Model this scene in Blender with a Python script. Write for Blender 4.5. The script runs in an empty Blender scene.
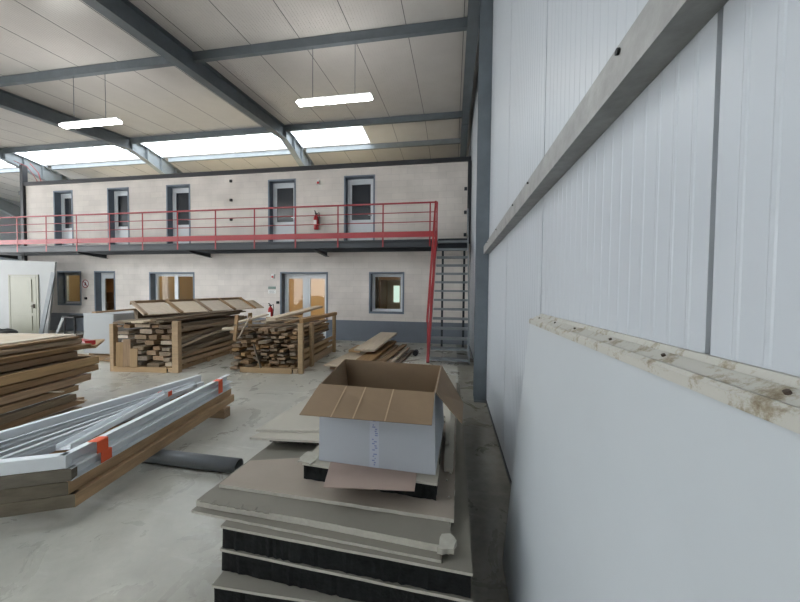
import bpy, bmesh, math, random
from mathutils import Vector, Matrix
random.seed(7)
C = bpy.context.scene.collection
PI = math.pi

# ------------------------------------------------------------------ helpers
def lin(c):
    c = c/255.0
    return c/12.92 if c <= 0.04045 else ((c+0.055)/1.055)**2.4
def S(r, g, b): return (lin(r), lin(g), lin(b), 1)

class Mesh:
    def __init__(self): self.v = []; self.f = []; self.m = []
    def poly(self, pts, mi=0):
        n = len(self.v); self.v += [tuple(p) for p in pts]; self.f.append(tuple(range(n, n+len(pts)))); self.m.append(mi); return self
    def add(self, vs, fs, mi=0):
        n = len(self.v); self.v += [tuple(p) for p in vs]
        for f in fs: self.f.append(tuple(n+i for i in f)); self.m.append(mi)
        return self
    def box(self, x0, x1, y0, y1, z0, z1, mi=0):
        vs = [(x0,y0,z0),(x1,y0,z0),(x1,y1,z0),(x0,y1,z0),(x0,y0,z1),(x1,y0,z1),(x1,y1,z1),(x0,y1,z1)]
        return self.add(vs, [(0,3,2,1),(4,5,6,7),(0,1,5,4),(1,2,6,5),(2,3,7,6),(3,0,4,7)], mi)
    def cut(self, x0, x1, y0, y1, z0, z1, b=0.003, mi=0):
        """box with chamfered long edges and ends"""
        bm = bmesh.new(); bmesh.ops.create_cube(bm, size=1)
        for v in bm.verts:
            v.co = Vector(((x0+x1)/2+v.co.x*(x1-x0), (y0+y1)/2+v.co.y*(y1-y0), (z0+z1)/2+v.co.z*(z1-z0)))
        bmesh.ops.bevel(bm, geom=list(bm.edges), offset=b, segments=1, affect='EDGES')
        return self.frombm(bm, mi)
    def frombm(self, bm, mi=0):
        bm.verts.index_update(); n = len(self.v)
        self.v += [tuple(v.co) for v in bm.verts]
        for f in bm.faces: self.f.append(tuple(n+v.index for v in f.verts)); self.m.append(mi)
        bm.free(); return self
    def bar(self, p, q, w, h, mi=0, up=(0,0,1)):
        """rectangular bar between p and q, width w across, h along up"""
        p = Vector(p); q = Vector(q); d = (q-p).normalized(); up = Vector(up)
        if abs(d.dot(up)) > .99: up = Vector((0,1,0))
        s = d.cross(up).normalized(); u = s.cross(d)
        vs = []
        for e in (p, q):
            for a, b in ((-1,-1),(1,-1),(1,1),(-1,1)): vs.append(e + s*a*w/2 + u*b*h/2)
        return self.add(vs, [(3,2,1,0),(4,5,6,7),(0,1,5,4),(1,2,6,5),(2,3,7,6),(3,0,4,7)], mi)
    def tube(self, pts, r, n=10, mi=0, cap=True):
        pts = [Vector(p) for p in pts]; rings = []
        for i, p in enumerate(pts):
            d = (pts[min(i+1, len(pts)-1)] - pts[max(i-1, 0)]).normalized()
            a = Vector((0,0,1)) if abs(d.z) < .9 else Vector((1,0,0))
            s = d.cross(a).normalized(); u = s.cross(d)
            rr = r[i] if isinstance(r, (list, tuple)) else r
            rings.append([p + s*math.cos(t*2*PI/n)*rr + u*math.sin(t*2*PI/n)*rr for t in range(n)])
        vs = [v for g in rings for v in g]; fs = []
        for i in range(len(rings)-1):
            for t in range(n):
                fs.append((i*n+t, i*n+(t+1)%n, (i+1)*n+(t+1)%n, (i+1)*n+t))
        if cap: fs.append(tuple(range(n))[::-1]); fs.append(tuple((len(rings)-1)*n+t for t in range(n)))
        return self.add(vs, fs, mi)
    def extr(self, prof, p, q, s=(1,0,0), u=(0,0,1), mi=0, closed=True):
        """profile [(a,b)] in axes s,u swept from p to q"""
        p = Vector(p); q = Vector(q); s = Vector(s); u = Vector(u); n = len(prof)
        vs = [e + s*a + u*b for e in (p, q) for a, b in prof]
        fs = [(i, (i+1)%n, n+(i+1)%n, n+i) for i in range(n if closed else n-1)]
        if closed: fs += [tuple(range(n))[::-1], tuple(range(n, 2*n))]
        return self.add(vs, fs, mi)
    def slab(self, pts, z0, z1, mi=0, jit=0.0, step=0.04, tilt=None):
        """outline extruded in z; jit roughens the outline like a broken edge"""
        P = []
        for i in range(len(pts)):
            a = Vector(pts[i]); b = Vector(pts[(i+1)%len(pts)]); n = max(1, int((b-a).length/step)) if jit else 1
            nn = (b-a).normalized(); nrm = Vector((nn.y, -nn.x))
            for k in range(n):
                p = a.lerp(b, k/n)
                if jit and k: p = p + nrm*random.uniform(-jit, jit)
                P.append(p)
        n = len(P); f = tilt or (lambda x, y: 0)
        vs = [(p.x + (random.uniform(-jit, jit)*.6 if jit else 0), p.y + (random.uniform(-jit, jit)*.6 if jit else 0), z0+f(p.x, p.y)) for p in P] + [(p.x, p.y, z1+f(p.x, p.y)) for p in P]
        fs = [tuple(range(n))[::-1], tuple(range(n, 2*n))] + [(i, (i+1)%n, n+(i+1)%n, n+i) for i in range(n)]
        return self.add(vs, fs, mi)
    def build(self, name, mats, parent=None, smooth=False, **kw):
        me = bpy.data.meshes.new(name); me.from_pydata(self.v, [], self.f)
        bm = bmesh.new(); bm.from_mesh(me); bmesh.ops.recalc_face_normals(bm, faces=list(bm.faces)); bm.to_mesh(me); bm.free()
        if not isinstance(mats, (list, tuple)): mats = [mats]
        for m in mats: me.materials.append(m)
        for p, mi in zip(me.polygons, self.m): p.material_index = mi; p.use_smooth = smooth
        o = bpy.data.objects.new(name, me); C.objects.link(o)
        if parent: o.parent = parent
        tag(o, **kw); return o

def tag(o, label=None, cat=None, group=None, kind=None):
    if label: o['label'] = label
    if cat: o['category'] = cat
    if group: o['group'] = group
    if kind: o['kind'] = kind
    return o
def thing(name, label, cat, loc=(0,0,0), rz=0, group=None):
    o = bpy.data.objects.new(name, None); C.objects.link(o); o.location = loc; o.rotation_euler = (0,0,rz); o.empty_display_size = .1
    return tag(o, label, cat, group)
def struct(name, M_, mat, parent=None, label=None):
    return M_.build(name, mat, parent, kind='structure', label=label)
def copy_tree(o, parent=None):
    c = o.copy(); C.objects.link(c); c.parent = parent
    for ch in list(o.children): copy_tree(ch, c)
    return c

# ------------------------------------------------------------------ materials
def new(name):
    m = bpy.data.materials.new(name); m.use_nodes = True
    nt = m.node_tree; return m, nt, nt.nodes['Principled BSDF'], nt.nodes.new, nt.links.new
def mat(name, col, rough=.6, metal=0, noise=0, nscale=6, col2=None, bump=0, bscale=60, stretch=None, rand=0, spec=.5, space='Object', rvar=0):
    m, nt, b, N, L = new(name)
    b.inputs['Base Color'].default_value = col; b.inputs['Roughness'].default_value = rough
    b.inputs['Metallic'].default_value = metal; b.inputs['Specular IOR Level'].default_value = spec
    tc = N('ShaderNodeTexCoord'); mp = N('ShaderNodeMapping'); L(tc.outputs[space], mp.inputs['Vector'])
    if stretch: mp.inputs['Scale'].default_value = stretch
    oi = None
    if rand or noise:
        oi = N('ShaderNodeObjectInfo'); ad = N('ShaderNodeVectorMath'); ad.operation = 'ADD'
        ml = N('ShaderNodeMath'); ml.operation = 'MULTIPLY'; ml.inputs[1].default_value = 37
        L(oi.outputs['Random'], ml.inputs[0]); L(mp.outputs[0], ad.inputs[0]); L(ml.outputs[0], ad.inputs[1]); vec = ad.outputs[0]
    else: vec = mp.outputs[0]
    out = None
    if noise or col2:
        n = N('ShaderNodeTexNoise'); n.inputs['Scale'].default_value = nscale; n.inputs['Detail'].default_value = 6; n.inputs['Roughness'].default_value = .65
        L(vec, n.inputs['Vector'])
        r = N('ShaderNodeValToRGB'); r.color_ramp.elements[0].position = .3; r.color_ramp.elements[1].position = .7
        c2 = col2 or tuple(x*(1-noise) for x in col[:3])+(1,)
        r.color_ramp.elements[0].color = c2; r.color_ramp.elements[1].color = col
        L(n.outputs['Fac'], r.inputs[0]); out = r.outputs[0]
        if rvar:
            mr = N('ShaderNodeMapRange'); mr.inputs[3].default_value = rough-rvar; mr.inputs[4].default_value = rough+rvar
            L(n.outputs['Fac'], mr.inputs[0]); L(mr.outputs[0], b.inputs['Roughness'])
    if rand:
        h = N('ShaderNodeHueSaturation')
        mr = N('ShaderNodeMapRange'); mr.inputs[3].default_value = 1-rand; mr.inputs[4].default_value = 1+rand
        L(oi.outputs['Random'], mr.inputs[0]); L(mr.outputs[0], h.inputs['Value'])
        m2 = N('ShaderNodeMath'); m2.operation = 'MULTIPLY'; m2.inputs[1].default_value = 7.31; L(oi.outputs['Random'], m2.inputs[0])
        fr = N('ShaderNodeMath'); fr.operation = 'FRACT'; L(m2.outputs[0], fr.inputs[0])
        mr2 = N('ShaderNodeMapRange'); mr2.inputs[3].default_value = .8; mr2.inputs[4].default_value = 1.12
        L(fr.outputs[0], mr2.inputs[0]); L(mr2.outputs[0], h.inputs['Saturation'])
        if out: L(out, h.inputs['Color'])
        else: h.inputs['Color'].default_value = col
        out = h.outputs[0]
    if out: L(out, b.inputs['Base Color'])
    if bump:
        nb = N('ShaderNodeTexNoise'); nb.inputs['Scale'].default_value = bscale; nb.inputs['Detail'].default_value = 4; L(mp.outputs[0], nb.inputs['Vector'])
        bp = N('ShaderNodeBump'); bp.inputs['Strength'].default_value = bump; bp.inputs['Distance'].default_value = .01
        L(nb.outputs['Fac'], bp.inputs['Height']); L(bp.outputs[0], b.inputs['Normal'])
    return m
def emit(name, col, s):
    m = bpy.data.materials.new(name); m.use_nodes = True; nt = m.node_tree; nt.nodes.clear()
    e = nt.nodes.new('ShaderNodeEmission'); e.inputs[0].default_value = col; e.inputs[1].default_value = s
    o = nt.nodes.new('ShaderNodeOutputMaterial'); nt.links.new(e.outputs[0], o.inputs[0]); return m

steel = mat('steel_painted_grey', S(104,112,118), .5, 0, .25, 3, bump=.05)
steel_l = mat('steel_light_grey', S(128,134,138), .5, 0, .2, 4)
galv = mat('galvanised_girt', S(150,150,148), .5, .15, .35, 10, bump=.08, bscale=90)
dark_steel = mat('dark_steel', S(38,44,50), .5)
black_trim = mat('black_trim', S(40,42,47), .5)
red = mat('red_paint', S(154,40,46), .45, noise=.2, nscale=5)
frame_blue = mat('blue_grey_reveal', S(106,117,130), .6, noise=.12, nscale=4)
band_blue = mat('blue_grey_wall_band', S(108,115,125), .7, noise=.12, nscale=2)
white_pvc = mat('white_pvc', S(205,210,214), .4)
dark_pane = mat('dark_glass', S(40,44,50), .2, spec=.35)
panel_white = mat('white_sandwich_cladding', S(172,177,182), .36, noise=.05, nscale=1.2, spec=.4)
lean_white = mat('white_smooth_panel', S(170,175,178), .42, noise=.06, nscale=1.5, spec=.4)
roof_white = mat('roof_sheet_white', S(212,208,204), .25, noise=.08, nscale=1.5, spec=.5)
wood = mat('weathered_wood', S(156,125,90), .8, 0, .42, 5, bump=.3, bscale=12, stretch=(.6,9,9), rand=.28)
wood_grey = mat('grey_old_wood', S(142,124,102), .85, 0, .45, 5, bump=.35, bscale=12, stretch=(.6,9,9), rand=.35)
wood_new = mat('fresh_sawn_wood', S(182,152,114), .7, 0, .3, 4, bump=.15, bscale=10, stretch=(.5,8,8), rand=.15)
wood_pale = mat('pale_board', S(196,180,158), .75, 0, .22, 4, bump=.1, bscale=12, stretch=(.6,6,6), rand=.08)
channel = mat('white_coated_channel', S(222,226,229), .4, 0, .04, 2)
channel_g = mat('grey_coated_channel', S(180,184,188), .45, 0, .05, 2, rand=.14)
slot_shade = mat('channel_slot', S(66,72,96), .5)  # dark tone standing in for shade inside a channel slot
orange = mat('orange_tape', S(226,92,52), .5)
pipe_m = mat('grey_pvc_pipe', S(106,109,112), .35, noise=.15, nscale=4)
foam = mat('black_foam', S(32,34,34), .9, 0, .6, 25, bump=.6, bscale=60, spec=.2)
gyps = mat('plasterboard_grey', S(122,117,106), .8, 0, .16, 3, bump=.05)
gyps_pink = mat('plasterboard_pinkish', S(150,138,126), .8, 0, .12, 3)
gyps_white = mat('plasterboard_cream', S(172,166,153), .8, 0, .12, 3)
gyps_core = mat('plasterboard_core', S(190,185,173), .9, 0, .2, 30)
paper = mat('torn_paper', S(172,168,156), .9, 0, .2, 20)
card_in = mat('cardboard_brown', S(130,108,84), .85, 0, .1, 6, bump=.05)
card_crease = mat('cardboard_crease', S(164,140,112), .85)
card_white = mat('cardboard_white', S(164,167,172), .7, 0, .05, 3)
card_pink = mat('cardboard_pinkish', S(158,138,128), .85, 0, .1, 3)
ink = mat('blue_print', S(112,120,158), .7)
tape_m = mat('clear_tape', S(170,174,184), .3)
rubber = mat('black_plastic', S(24,25,27), .6)
metal_dark = mat('rusty_screw', S(60,48,38), .7)
cream = mat('cream_door_paint', S(132,132,116), .5, noise=.06, nscale=3)
part_white = mat('white_partition', S(152,154,154), .6, noise=.05, nscale=2)
sign_white = mat('sign_white', S(225,225,222), .5)
sign_green = mat('sign_green', S(120,140,132), .5)
ext_red = mat('extinguisher_red', S(178,30,36), .3)
chrome = mat('chrome', S(180,182,185), .25, .9)
room_wall = mat('room_wall', S(216,198,166), .8)
room_dark = mat('room_shelf_wood', S(150,118,84), .7)
lamp_m = emit('lamp_diffuser', (1,.975,.93,1), 44)
outdoor_m = emit('daylit_far_window', (.8,1,.85,1), 1.6)

# facade: painted blockwork
def block_mat():
    m, nt, b, N, L = new('painted_blockwork')
    b.inputs['Roughness'].default_value = .75
    tc = N('ShaderNodeTexCoord'); sx = N('ShaderNodeSeparateXYZ'); cx = N('ShaderNodeCombineXYZ')
    L(tc.outputs['Object'], sx.inputs[0]); L(sx.outputs[0], cx.inputs[0]); L(sx.outputs[2], cx.inputs[1])
    br = N('ShaderNodeTexBrick'); br.inputs['Scale'].default_value = 1; br.inputs['Brick Width'].default_value = .5; br.inputs['Row Height'].default_value = .2
    br.inputs['Mortar Size'].default_value = .006; br.inputs['Mortar Smooth'].default_value = .5
    br.inputs['Color1'].default_value = S(214,207,200); br.inputs['Color2'].default_value = S(207,200,194); br.inputs['Mortar'].default_value = S(196,190,184)
    L(cx.outputs[0], br.inputs['Vector'])
    n = N('ShaderNodeTexNoise'); n.inputs['Scale'].default_value = 1.3; n.inputs['Detail'].default_value = 5; L(tc.outputs['Object'], n.inputs['Vector'])
    r = N('ShaderNodeValToRGB'); r.color_ramp.elements[0].color = (.86,.86,.86,1); r.color_ramp.elements[0].position = .35; r.color_ramp.elements[1].position = .6; L(n.outputs['Fac'], r.inputs[0])
    mx = N('ShaderNodeMix'); mx.data_type = 'RGBA'; mx.blend_type = 'MULTIPLY'; mx.inputs[0].default_value = 1
    L(br.outputs['Color'], mx.inputs[6]); L(r.outputs[0], mx.inputs[7]); L(mx.outputs[2], b.inputs['Base Color'])
    bp = N('ShaderNodeBump'); bp.inputs['Strength'].default_value = .4; bp.inputs['Distance'].default_value = .004; bp.invert = True
    L(br.outputs['Fac'], bp.inputs['Height']); L(bp.outputs[0], b.inputs['Normal'])
    return m
block = block_mat()

def concrete():
    m, nt, b, N, L = new('concrete_floor')
    tc = N('ShaderNodeTexCoord')
    def noise(s, d=6, r=.6, dist=0):
        n = N('ShaderNodeTexNoise'); n.inputs['Scale'].default_value = s; n.inputs['Detail'].default_value = d; n.inputs['Roughness'].default_value = r; n.inputs['Distortion'].default_value = dist
        L(tc.outputs['Object'], n.inputs['Vector']); return n
    def ramp(src, p0, c0, p1, c1):
        r = N('ShaderNodeValToRGB'); e = r.color_ramp.elements; e[0].position = p0; e[1].position = p1; e[0].color = c0; e[1].color = c1; L(src, r.inputs[0]); return r
    def mult(a, c):
        mx = N('ShaderNodeMix'); mx.data_type = 'RGBA'; mx.blend_type = 'MULTIPLY'; mx.inputs[0].default_value = 1; L(a, mx.inputs[6]); L(c, mx.inputs[7]); return mx.outputs[2]
    a = ramp(noise(.9).outputs['Fac'], .3, S(150,147,138), .7, S(186,184,174))
    bb = ramp(noise(7, 8, .7, 1.5).outputs['Fac'], .3, (.9,.9,.89,1), .6, (1,1,1,1))
    col = mult(a.outputs[0], bb.outputs[0])
    # pale scuff streaks
    mp = N('ShaderNodeMapping'); mp.inputs['Rotation'].default_value = (0,0,.9); mp.inputs['Scale'].default_value = (.5,3.5,1); L(tc.outputs['Object'], mp.inputs['Vector'])
    ns = N('ShaderNodeTexNoise'); ns.inputs['Scale'].default_value = 1.3; ns.inputs['Detail'].default_value = 9; ns.inputs['Roughness'].default_value = .7; L(mp.outputs[0], ns.inputs['Vector'])
    sr = ramp(ns.outputs['Fac'], .56, (0,0,0,1), .68, (1,1,1,1))
    mxs = N('ShaderNodeMix'); mxs.data_type = 'RGBA'; mls = N('ShaderNodeMath'); mls.operation = 'MULTIPLY'; mls.inputs[1].default_value = .45; L(sr.outputs[0], mls.inputs[0]); L(mls.outputs[0], mxs.inputs[0]); L(col, mxs.inputs[6]); mxs.inputs[7].default_value = S(214,213,206); col = mxs.outputs[2]
    # slab joints every 4 m
    sx = N('ShaderNodeSeparateXYZ'); L(tc.outputs['Object'], sx.inputs[0])
    def joint(o, off, per):
        p = N('ShaderNodeMath'); p.operation = 'ADD'; p.inputs[1].default_value = off; L(o, p.inputs[0])
        q = N('ShaderNodeMath'); q.operation = 'PINGPONG'; q.inputs[1].default_value = per/2; L(p.outputs[0], q.inputs[0])
        return ramp(q.outputs[0], .004, (.55,.55,.55,1), .008, (1,1,1,1)).outputs[0]
    col = mult(col, joint(sx.outputs[0], 4.25+100, 4.0)); col = mult(col, joint(sx.outputs[1], 100-5.15+.3, 5.0))
    # dark worn gutter strip along the right wall
    r2 = N('ShaderNodeMath'); r2.operation = 'GREATER_THAN'; r2.inputs[1].default_value = .12; L(sx.outputs[0], r2.inputs[0])
    st = ramp(noise(6, 8, .7).outputs['Fac'], .3, (.32,.30,.27,1), .75, (.62,.6,.55,1))
    mx = N('ShaderNodeMix'); mx.data_type = 'RGBA'; mx.blend_type = 'MULTIPLY'; L(r2.outputs[0], mx.inputs[0]); L(col, mx.inputs[6]); L(st.outputs[0], mx.inputs[7]); col = mx.outputs[2]
    L(col, b.inputs['Base Color'])
    mr = N('ShaderNodeMapRange'); mr.inputs[1].default_value = .3; mr.inputs[2].default_value = .7; mr.inputs[3].default_value = .2; mr.inputs[4].default_value = .42; L(noise(2.2, 8, .65, .8).outputs['Fac'], mr.inputs[0]); L(mr.outputs[0], b.inputs['Roughness'])
    bp = N('ShaderNodeBump'); bp.inputs['Strength'].default_value = .25; bp.inputs['Distance'].default_value = .006; L(noise(9, 8, .7, 1).outputs['Fac'], bp.inputs['Height']); L(bp.outputs[0], b.inputs['Normal'])
    return m
floor_m = concrete()

def sky_sheet():
    m = bpy.data.materials.new('translucent_rooflight'); m.use_nodes = True; nt = m.node_tree; nt.nodes.clear(); N = nt.nodes.new; L = nt.links.new
    t = N('ShaderNodeBsdfTransparent'); t.inputs[0].default_value = (.93,.97,1,1); d = N('ShaderNodeBsdfTranslucent'); d.inputs[0].default_value = (.85,.88,.9,1)
    x = N('ShaderNodeMixShader'); x.inputs[0].default_value = .4; o = N('ShaderNodeOutputMaterial')
    L(t.outputs[0], x.inputs[1]); L(d.outputs[0], x.inputs[2]); L(x.outputs[0], o.inputs[0]); return m
sky_m = sky_sheet()
def glass():
    m = bpy.data.materials.new('window_glass'); m.use_nodes = True; nt = m.node_tree; nt.nodes.clear(); N = nt.nodes.new; L = nt.links.new
    t = N('ShaderNodeBsdfTransparent'); t.inputs[0].default_value = (.86,.88,.88,1); g = N('ShaderNodeBsdfGlossy'); g.inputs['Roughness'].default_value = .03
    x = N('ShaderNodeMixShader'); x.inputs[0].default_value = .02; o = N('ShaderNodeOutputMaterial')
    L(t.outputs[0], x.inputs[1]); L(g.outputs[0], x.inputs[2]); L(x.outputs[0], o.inputs[0]); return m
glass_m = glass()
def dirty_edge():
    m, nt, b, N, L = new('dirty_panel_edge'); b.inputs['Roughness'].default_value = .6
    tc = N('ShaderNodeTexCoord')
    n = N('ShaderNodeTexNoise'); n.inputs['Scale'].default_value = 14; n.inputs['Detail'].default_value = 8; n.inputs['Roughness'].default_value = .75; L(tc.outputs['Object'], n.inputs['Vector'])
    r = N('ShaderNodeValToRGB'); e = r.color_ramp.elements; e[0].position = .30; e[0].color = S(96,80,60); e[1].position = .49; e[1].color = S(166,164,156)
    x = e.new(.40); x.color = S(132,124,106); L(n.outputs['Fac'], r.inputs[0]); L(r.outputs[0], b.inputs['Base Color']); return m
dirty = dirty_edge()

# ------------------------------------------------------------------ key dimensions
WX = .52                      # inner face of the right wall
FY = 10.2                     # front of the office block
DZ = 3.15                     # walkway level
XL, XB = -26.0, -7.5          # left wall, back wall
YE = 16.0
def roofz(y): return 6.76 + .1*(y-6.2) if y < 10.2 else 7.16 - .06*(y-10.2)

# ------------------------------------------------------------------ floor, walls
struct('floor', Mesh().box(XL, WX+.3, XB, YE, -.2, 0), floor_m)

def ribbed(y0, y1, joints):
    pts = []; y = y0; pts.append((0, y0))
    per = .0625
    ys = []
    k = math.floor(y0/per)
    while k*per < y1:
        yy = k*per
        if yy > y0+.02 and yy < y1-.03 and not any(abs(yy-j) < .03 for j in joints):
            ys.append((yy, 'rib'))
        k += 1
    for j in joints: ys.append((j, 'joint'))
    ys.sort()
    for yy, t in ys:
        if t == 'rib': pts += [(0, yy-.008), (-.0013, yy-.004), (-.0013, yy+.004), (0, yy+.008)]
        else: pts += [(0, yy-.007), (.012, yy-.005), (.012, yy+.005), (0, yy+.007)]
    pts.append((0, y1)); return pts
joints = [-6.907+1.2765*i for i in range(0, 18)]
joints = [j for j in joints if j < YE-.2]
m = Mesh(); pr = ribbed(XB, YE, joints)
pr = pr + [(.12, YE), (.12, XB)]
m.extr(pr, (WX,0,0), (WX,0,8), s=(1,0,0), u=(0,1,0))
for j in joints: m.box(WX+.0105, WX+.013, j-.0052, j+.0052, 0, 8, 1)
struct('wall_right', m, [panel_white, black_trim])
# base flashing of the right wall
struct('baseboard_right', Mesh().box(WX-.012, WX, XB, YE, 0, .03), dark_steel)
m = Mesh(); m.box(XL, -15, XB-.2, XB, 0, 7); m.box(-9, WX, XB-.2, XB, 0, 7); m.box(-15, -9, XB-.2, XB, 3.6, 7)  # unseen wall; its doorway gap is added to let daylight in
struct('wall_back', m, panel_white)
# far wall beyond the office block with horizontal sheeting rails
struct('wall_front', Mesh().box(XL-10, WX+.2, YE, YE+.2, 0, 8), mat('far_wall', S(150,160,168), .6, noise=.1, nscale=1))
for i, z in enumerate((2.2, 3.6, 5.0, 6.2)):
    struct('trim_%d' % (i+1), Mesh().box(XL, -17.2, YE-.2, YE-.01, z, z+.18), steel)
# left wall, out of view, with an opening added to let in daylight
m = Mesh(); m.box(XL-.2, XL, XB, -5, 0, 7.2); m.box(XL-.2, XL, 9, YE, 0, 7.2); m.box(XL-.2, XL, -5, 9, 5.8, 7.2)
struct('wall_left', m, panel_white)

# ------------------------------------------------------------------ roof with rooflights
holes = [(XL, -3.07, 10.2, 11.55), (XL, -2.0, .6, 2.0), (XL, -4.0, -5.0, -3.4)]  # last two strips are unseen rooflights, added to light the hall
xs = sorted({XL, WX+.1} | {h[0] for h in holes} | {h[1] for h in holes})
ys = sorted({XB, YE, 10.2} | {h[2] for h in holes} | {h[3] for h in holes})
m = Mesh()
def roofcell(m, x0, x1, y0, y1, t=.1, dz=0, mi=0):
    vs = []
    for zz in (0, t):
        vs += [(x0,y0,roofz(y0)+zz+dz),(x1,y0,roofz(y0)+zz+dz),(x1,y1,roofz(y1)+zz+dz),(x0,y1,roofz(y1)+zz+dz)]
    m.add(vs, [(0,3,2,1),(4,5,6,7),(0,1,5,4),(1,2,6,5),(2,3,7,6),(3,0,4,7)], mi)
for i in range(len(xs)-1):
    for j in range(len(ys)-1):
        cx, cy = (xs[i]+xs[i+1])/2, (ys[j]+ys[j+1])/2
        if any(h[0] < cx < h[1] and h[2] < cy < h[3] for h in holes): continue
        roofcell(m, xs[i], xs[i+1], ys[j], ys[j+1])
# sheet joints: thin dark recesses' cover strips and small ribs running with the slope
def strip(m, x, w, h, mi, segs):
    for a, b in segs:
        m.add([(x-w/2,a,roofz(a)-h),(x+w/2,a,roofz(a)-h),(x+w/2,b,roofz(b)-h),(x-w/2,b,roofz(b)-h),
               (x-w/2,a,roofz(a)+.01),(x+w/2,a,roofz(a)+.01),(x+w/2,b,roofz(b)+.01),(x-w/2,b,roofz(b)+.01)],
              [(0,3,2,1),(4,5,6,7),(0,1,5,4),(1,2,6,5),(2,3,7,6),(3,0,4,7)], mi)
jx = [-.96-1.09*i for i in range(-1, 24)]
for x in jx:
    segs = [(2.1, 10.19)]
    if x > -3.07: segs += [(10.2, 11.55)]
    segs += [(11.56, YE-.01)]
    strip(m, x, .014, .004, 1, segs)
for i in range(0, 420):
    x = .45-.0606*i
    if min(abs(x-j) for j in jx) < .03: continue
    strip(m, x, .022, .0035, 0, [(2.1, 10.19)])
struct('ceiling', m, [roof_white, mat('roof_joint', S(96,98,98), .6)])
for k, h in enumerate(holes):
    m = Mesh()
    roofcell(m, h[0], h[1], h[2], h[3], .012, .05)
    fr = m.build('window_%d' % (k+1), sky_m, kind='structure')
    m = Mesh(); x = h[1]
    while x > h[0]:
        y0, y1 = h[2], h[3]
        m.bar((x, y0+.01, roofz(y0)+.03), (x, y1-.01, roofz(y1)+.03), .012, .03); x -= 1.09
    m.build('glazing_bar', steel_l, fr)
# closing wall of the rooflight beyond (upstand with cross light strip)
# purlins
def channel_beam(m, p, q, h, w, t=.012, mi=0, flip=1):
    prof = [(0,0),(w,0),(w,t),(t,t),(t,h-t),(w,h-t),(w,h),(0,h)]
    prof = [(a*flip, b) for a, b in prof]
    m.extr(prof, p, q, s=(0,1,0), u=(0,0,1), mi=mi)
PX = [.29, -5.69, -11.75, -17.7, -23.6]
bays = [(PX[i+1]+.1, PX[i]-.1) for i in range(4)]
pn = 0
for y, h in ((6.2, .18), (10.02, .18), (11.6, .17), (14.0, .2)):
    for a, b in bays:
        m = Mesh(); z = roofz(y) - h - .008
        channel_beam(m, (a+.005, y-.0, z), (b-.005, y-.0, z), h, .09)
        where = {6.2: 'line above the lamps', 10.02: 'line above the office front', 11.6: 'line beyond the rooflight'}.get(y, 'line nearer than the view' if y < 6 else 'farthest line')
        bay = {0: 'bay at the right wall', 1: 'second bay from right', 2: 'third bay from right', 3: 'leftmost bay'}[bays.index((a, b))]
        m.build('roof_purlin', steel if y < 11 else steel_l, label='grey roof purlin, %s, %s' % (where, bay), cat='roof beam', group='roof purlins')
# rafters: I section following the roof, deep curved haunch beyond the ridge
def rafter(x, w=.2, D=.38, t=.014, label='', mt=steel):
    r = thing('roof_rafter', label, 'roof beam', (x, 0, 0), group='main roof rafters')
    st = [(XB+.1, D), (-2, D), (4, D), (10.1, D)]
    top = [(y, roofz(y)-.012) for y, d in st]; bot = [(y, roofz(y)-.012-d) for y, d in st]
    def flange(pts, nm, m_):
        mm = Mesh()
        for (ya, za), (yb, zb) in zip(pts[:-1], pts[1:]):
            mm.add([(-w/2,ya,za-t),(w/2,ya,za-t),(w/2,yb,zb-t),(-w/2,yb,zb-t),(-w/2,ya,za),(w/2,ya,za),(w/2,yb,zb),(-w/2,yb,zb)],
                   [(0,3,2,1),(4,5,6,7),(0,1,5,4),(1,2,6,5),(2,3,7,6),(3,0,4,7)])
        return mm.build(nm, m_, r)
    def web(tp, bt, nm, m_):
        mm = Mesh()
        for i in range(len(tp)-1):
            (ya, za), (yb, zb) = tp[i], tp[i+1]; (_, zc), (_, zd) = bt[i], bt[i+1]
            mm.add([(-.005,ya,zc),(.005,ya,zc),(.005,yb,zd),(-.005,yb,zd),(-.005,ya,za),(.005,ya,za),(.005,yb,zb),(-.005,yb,zb)],
                   [(0,3,2,1),(4,5,6,7),(0,1,5,4),(1,2,6,5),(2,3,7,6),(3,0,4,7)])
        return mm.build(nm, m_, r)
    flange(top, 'top_flange', mt); flange([(y, z+t) for y, z in bot], 'bottom_flange', mt); web(top, bot, 'web', mt)
    # haunch
    hp = [(10.11, 0), (10.7, .06), (11.3, .18), (12.0, .36), (13.0, .7), (14.2, 1.2)]
    ht = [(y, roofz(10.1)-.02-d*.9) for y, d in hp]
    hb = [(10.11, roofz(10.1)-.40), (10.7, roofz(10.1)-.55), (11.3, roofz(10.1)-.75), (12.0, roofz(10.1)-.95), (13.0, roofz(10.1)-1.25), (14.2, roofz(10.1)-1.75)]
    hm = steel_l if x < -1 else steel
    flange(ht, 'haunch_flange', hm); flange(hb, 'haunch_flange', hm); web(ht, [(y, z-.01) for y, z in hb], 'haunch_web', hm)
    for (y, zt), (_, zb) in list(zip(ht, hb))[:4]:
        Mesh().box(-w/2+.005, w/2-.005, y, y+.012, zb, zt-.015).build('stiffener', hm, r)
    # end plates at purlin lines
    for y in (6.2, 10.0):
        Mesh().box(-w/2-.004, -w/2-.001, y-.05, y+.16, roofz(y)-.3, roofz(y)-.03).build('cleat', mt, r)
    return r
rafter(PX[0], label='dark grey steel rafter running against the right wall')
rafter(PX[1], label='big grey steel rafter crossing the ceiling to the left of the right lamp', D=.4, w=.22)
rafter(PX[2], label='grey steel rafter just left of the left ceiling lamp', D=.4, w=.22)
rafter(PX[3], label='grey steel rafter over the left end of the office block', D=.4, w=.22)
rafter(PX[4], label='leftmost steel rafter, beyond the left end of the office block', D=.4, w=.22)

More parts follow.
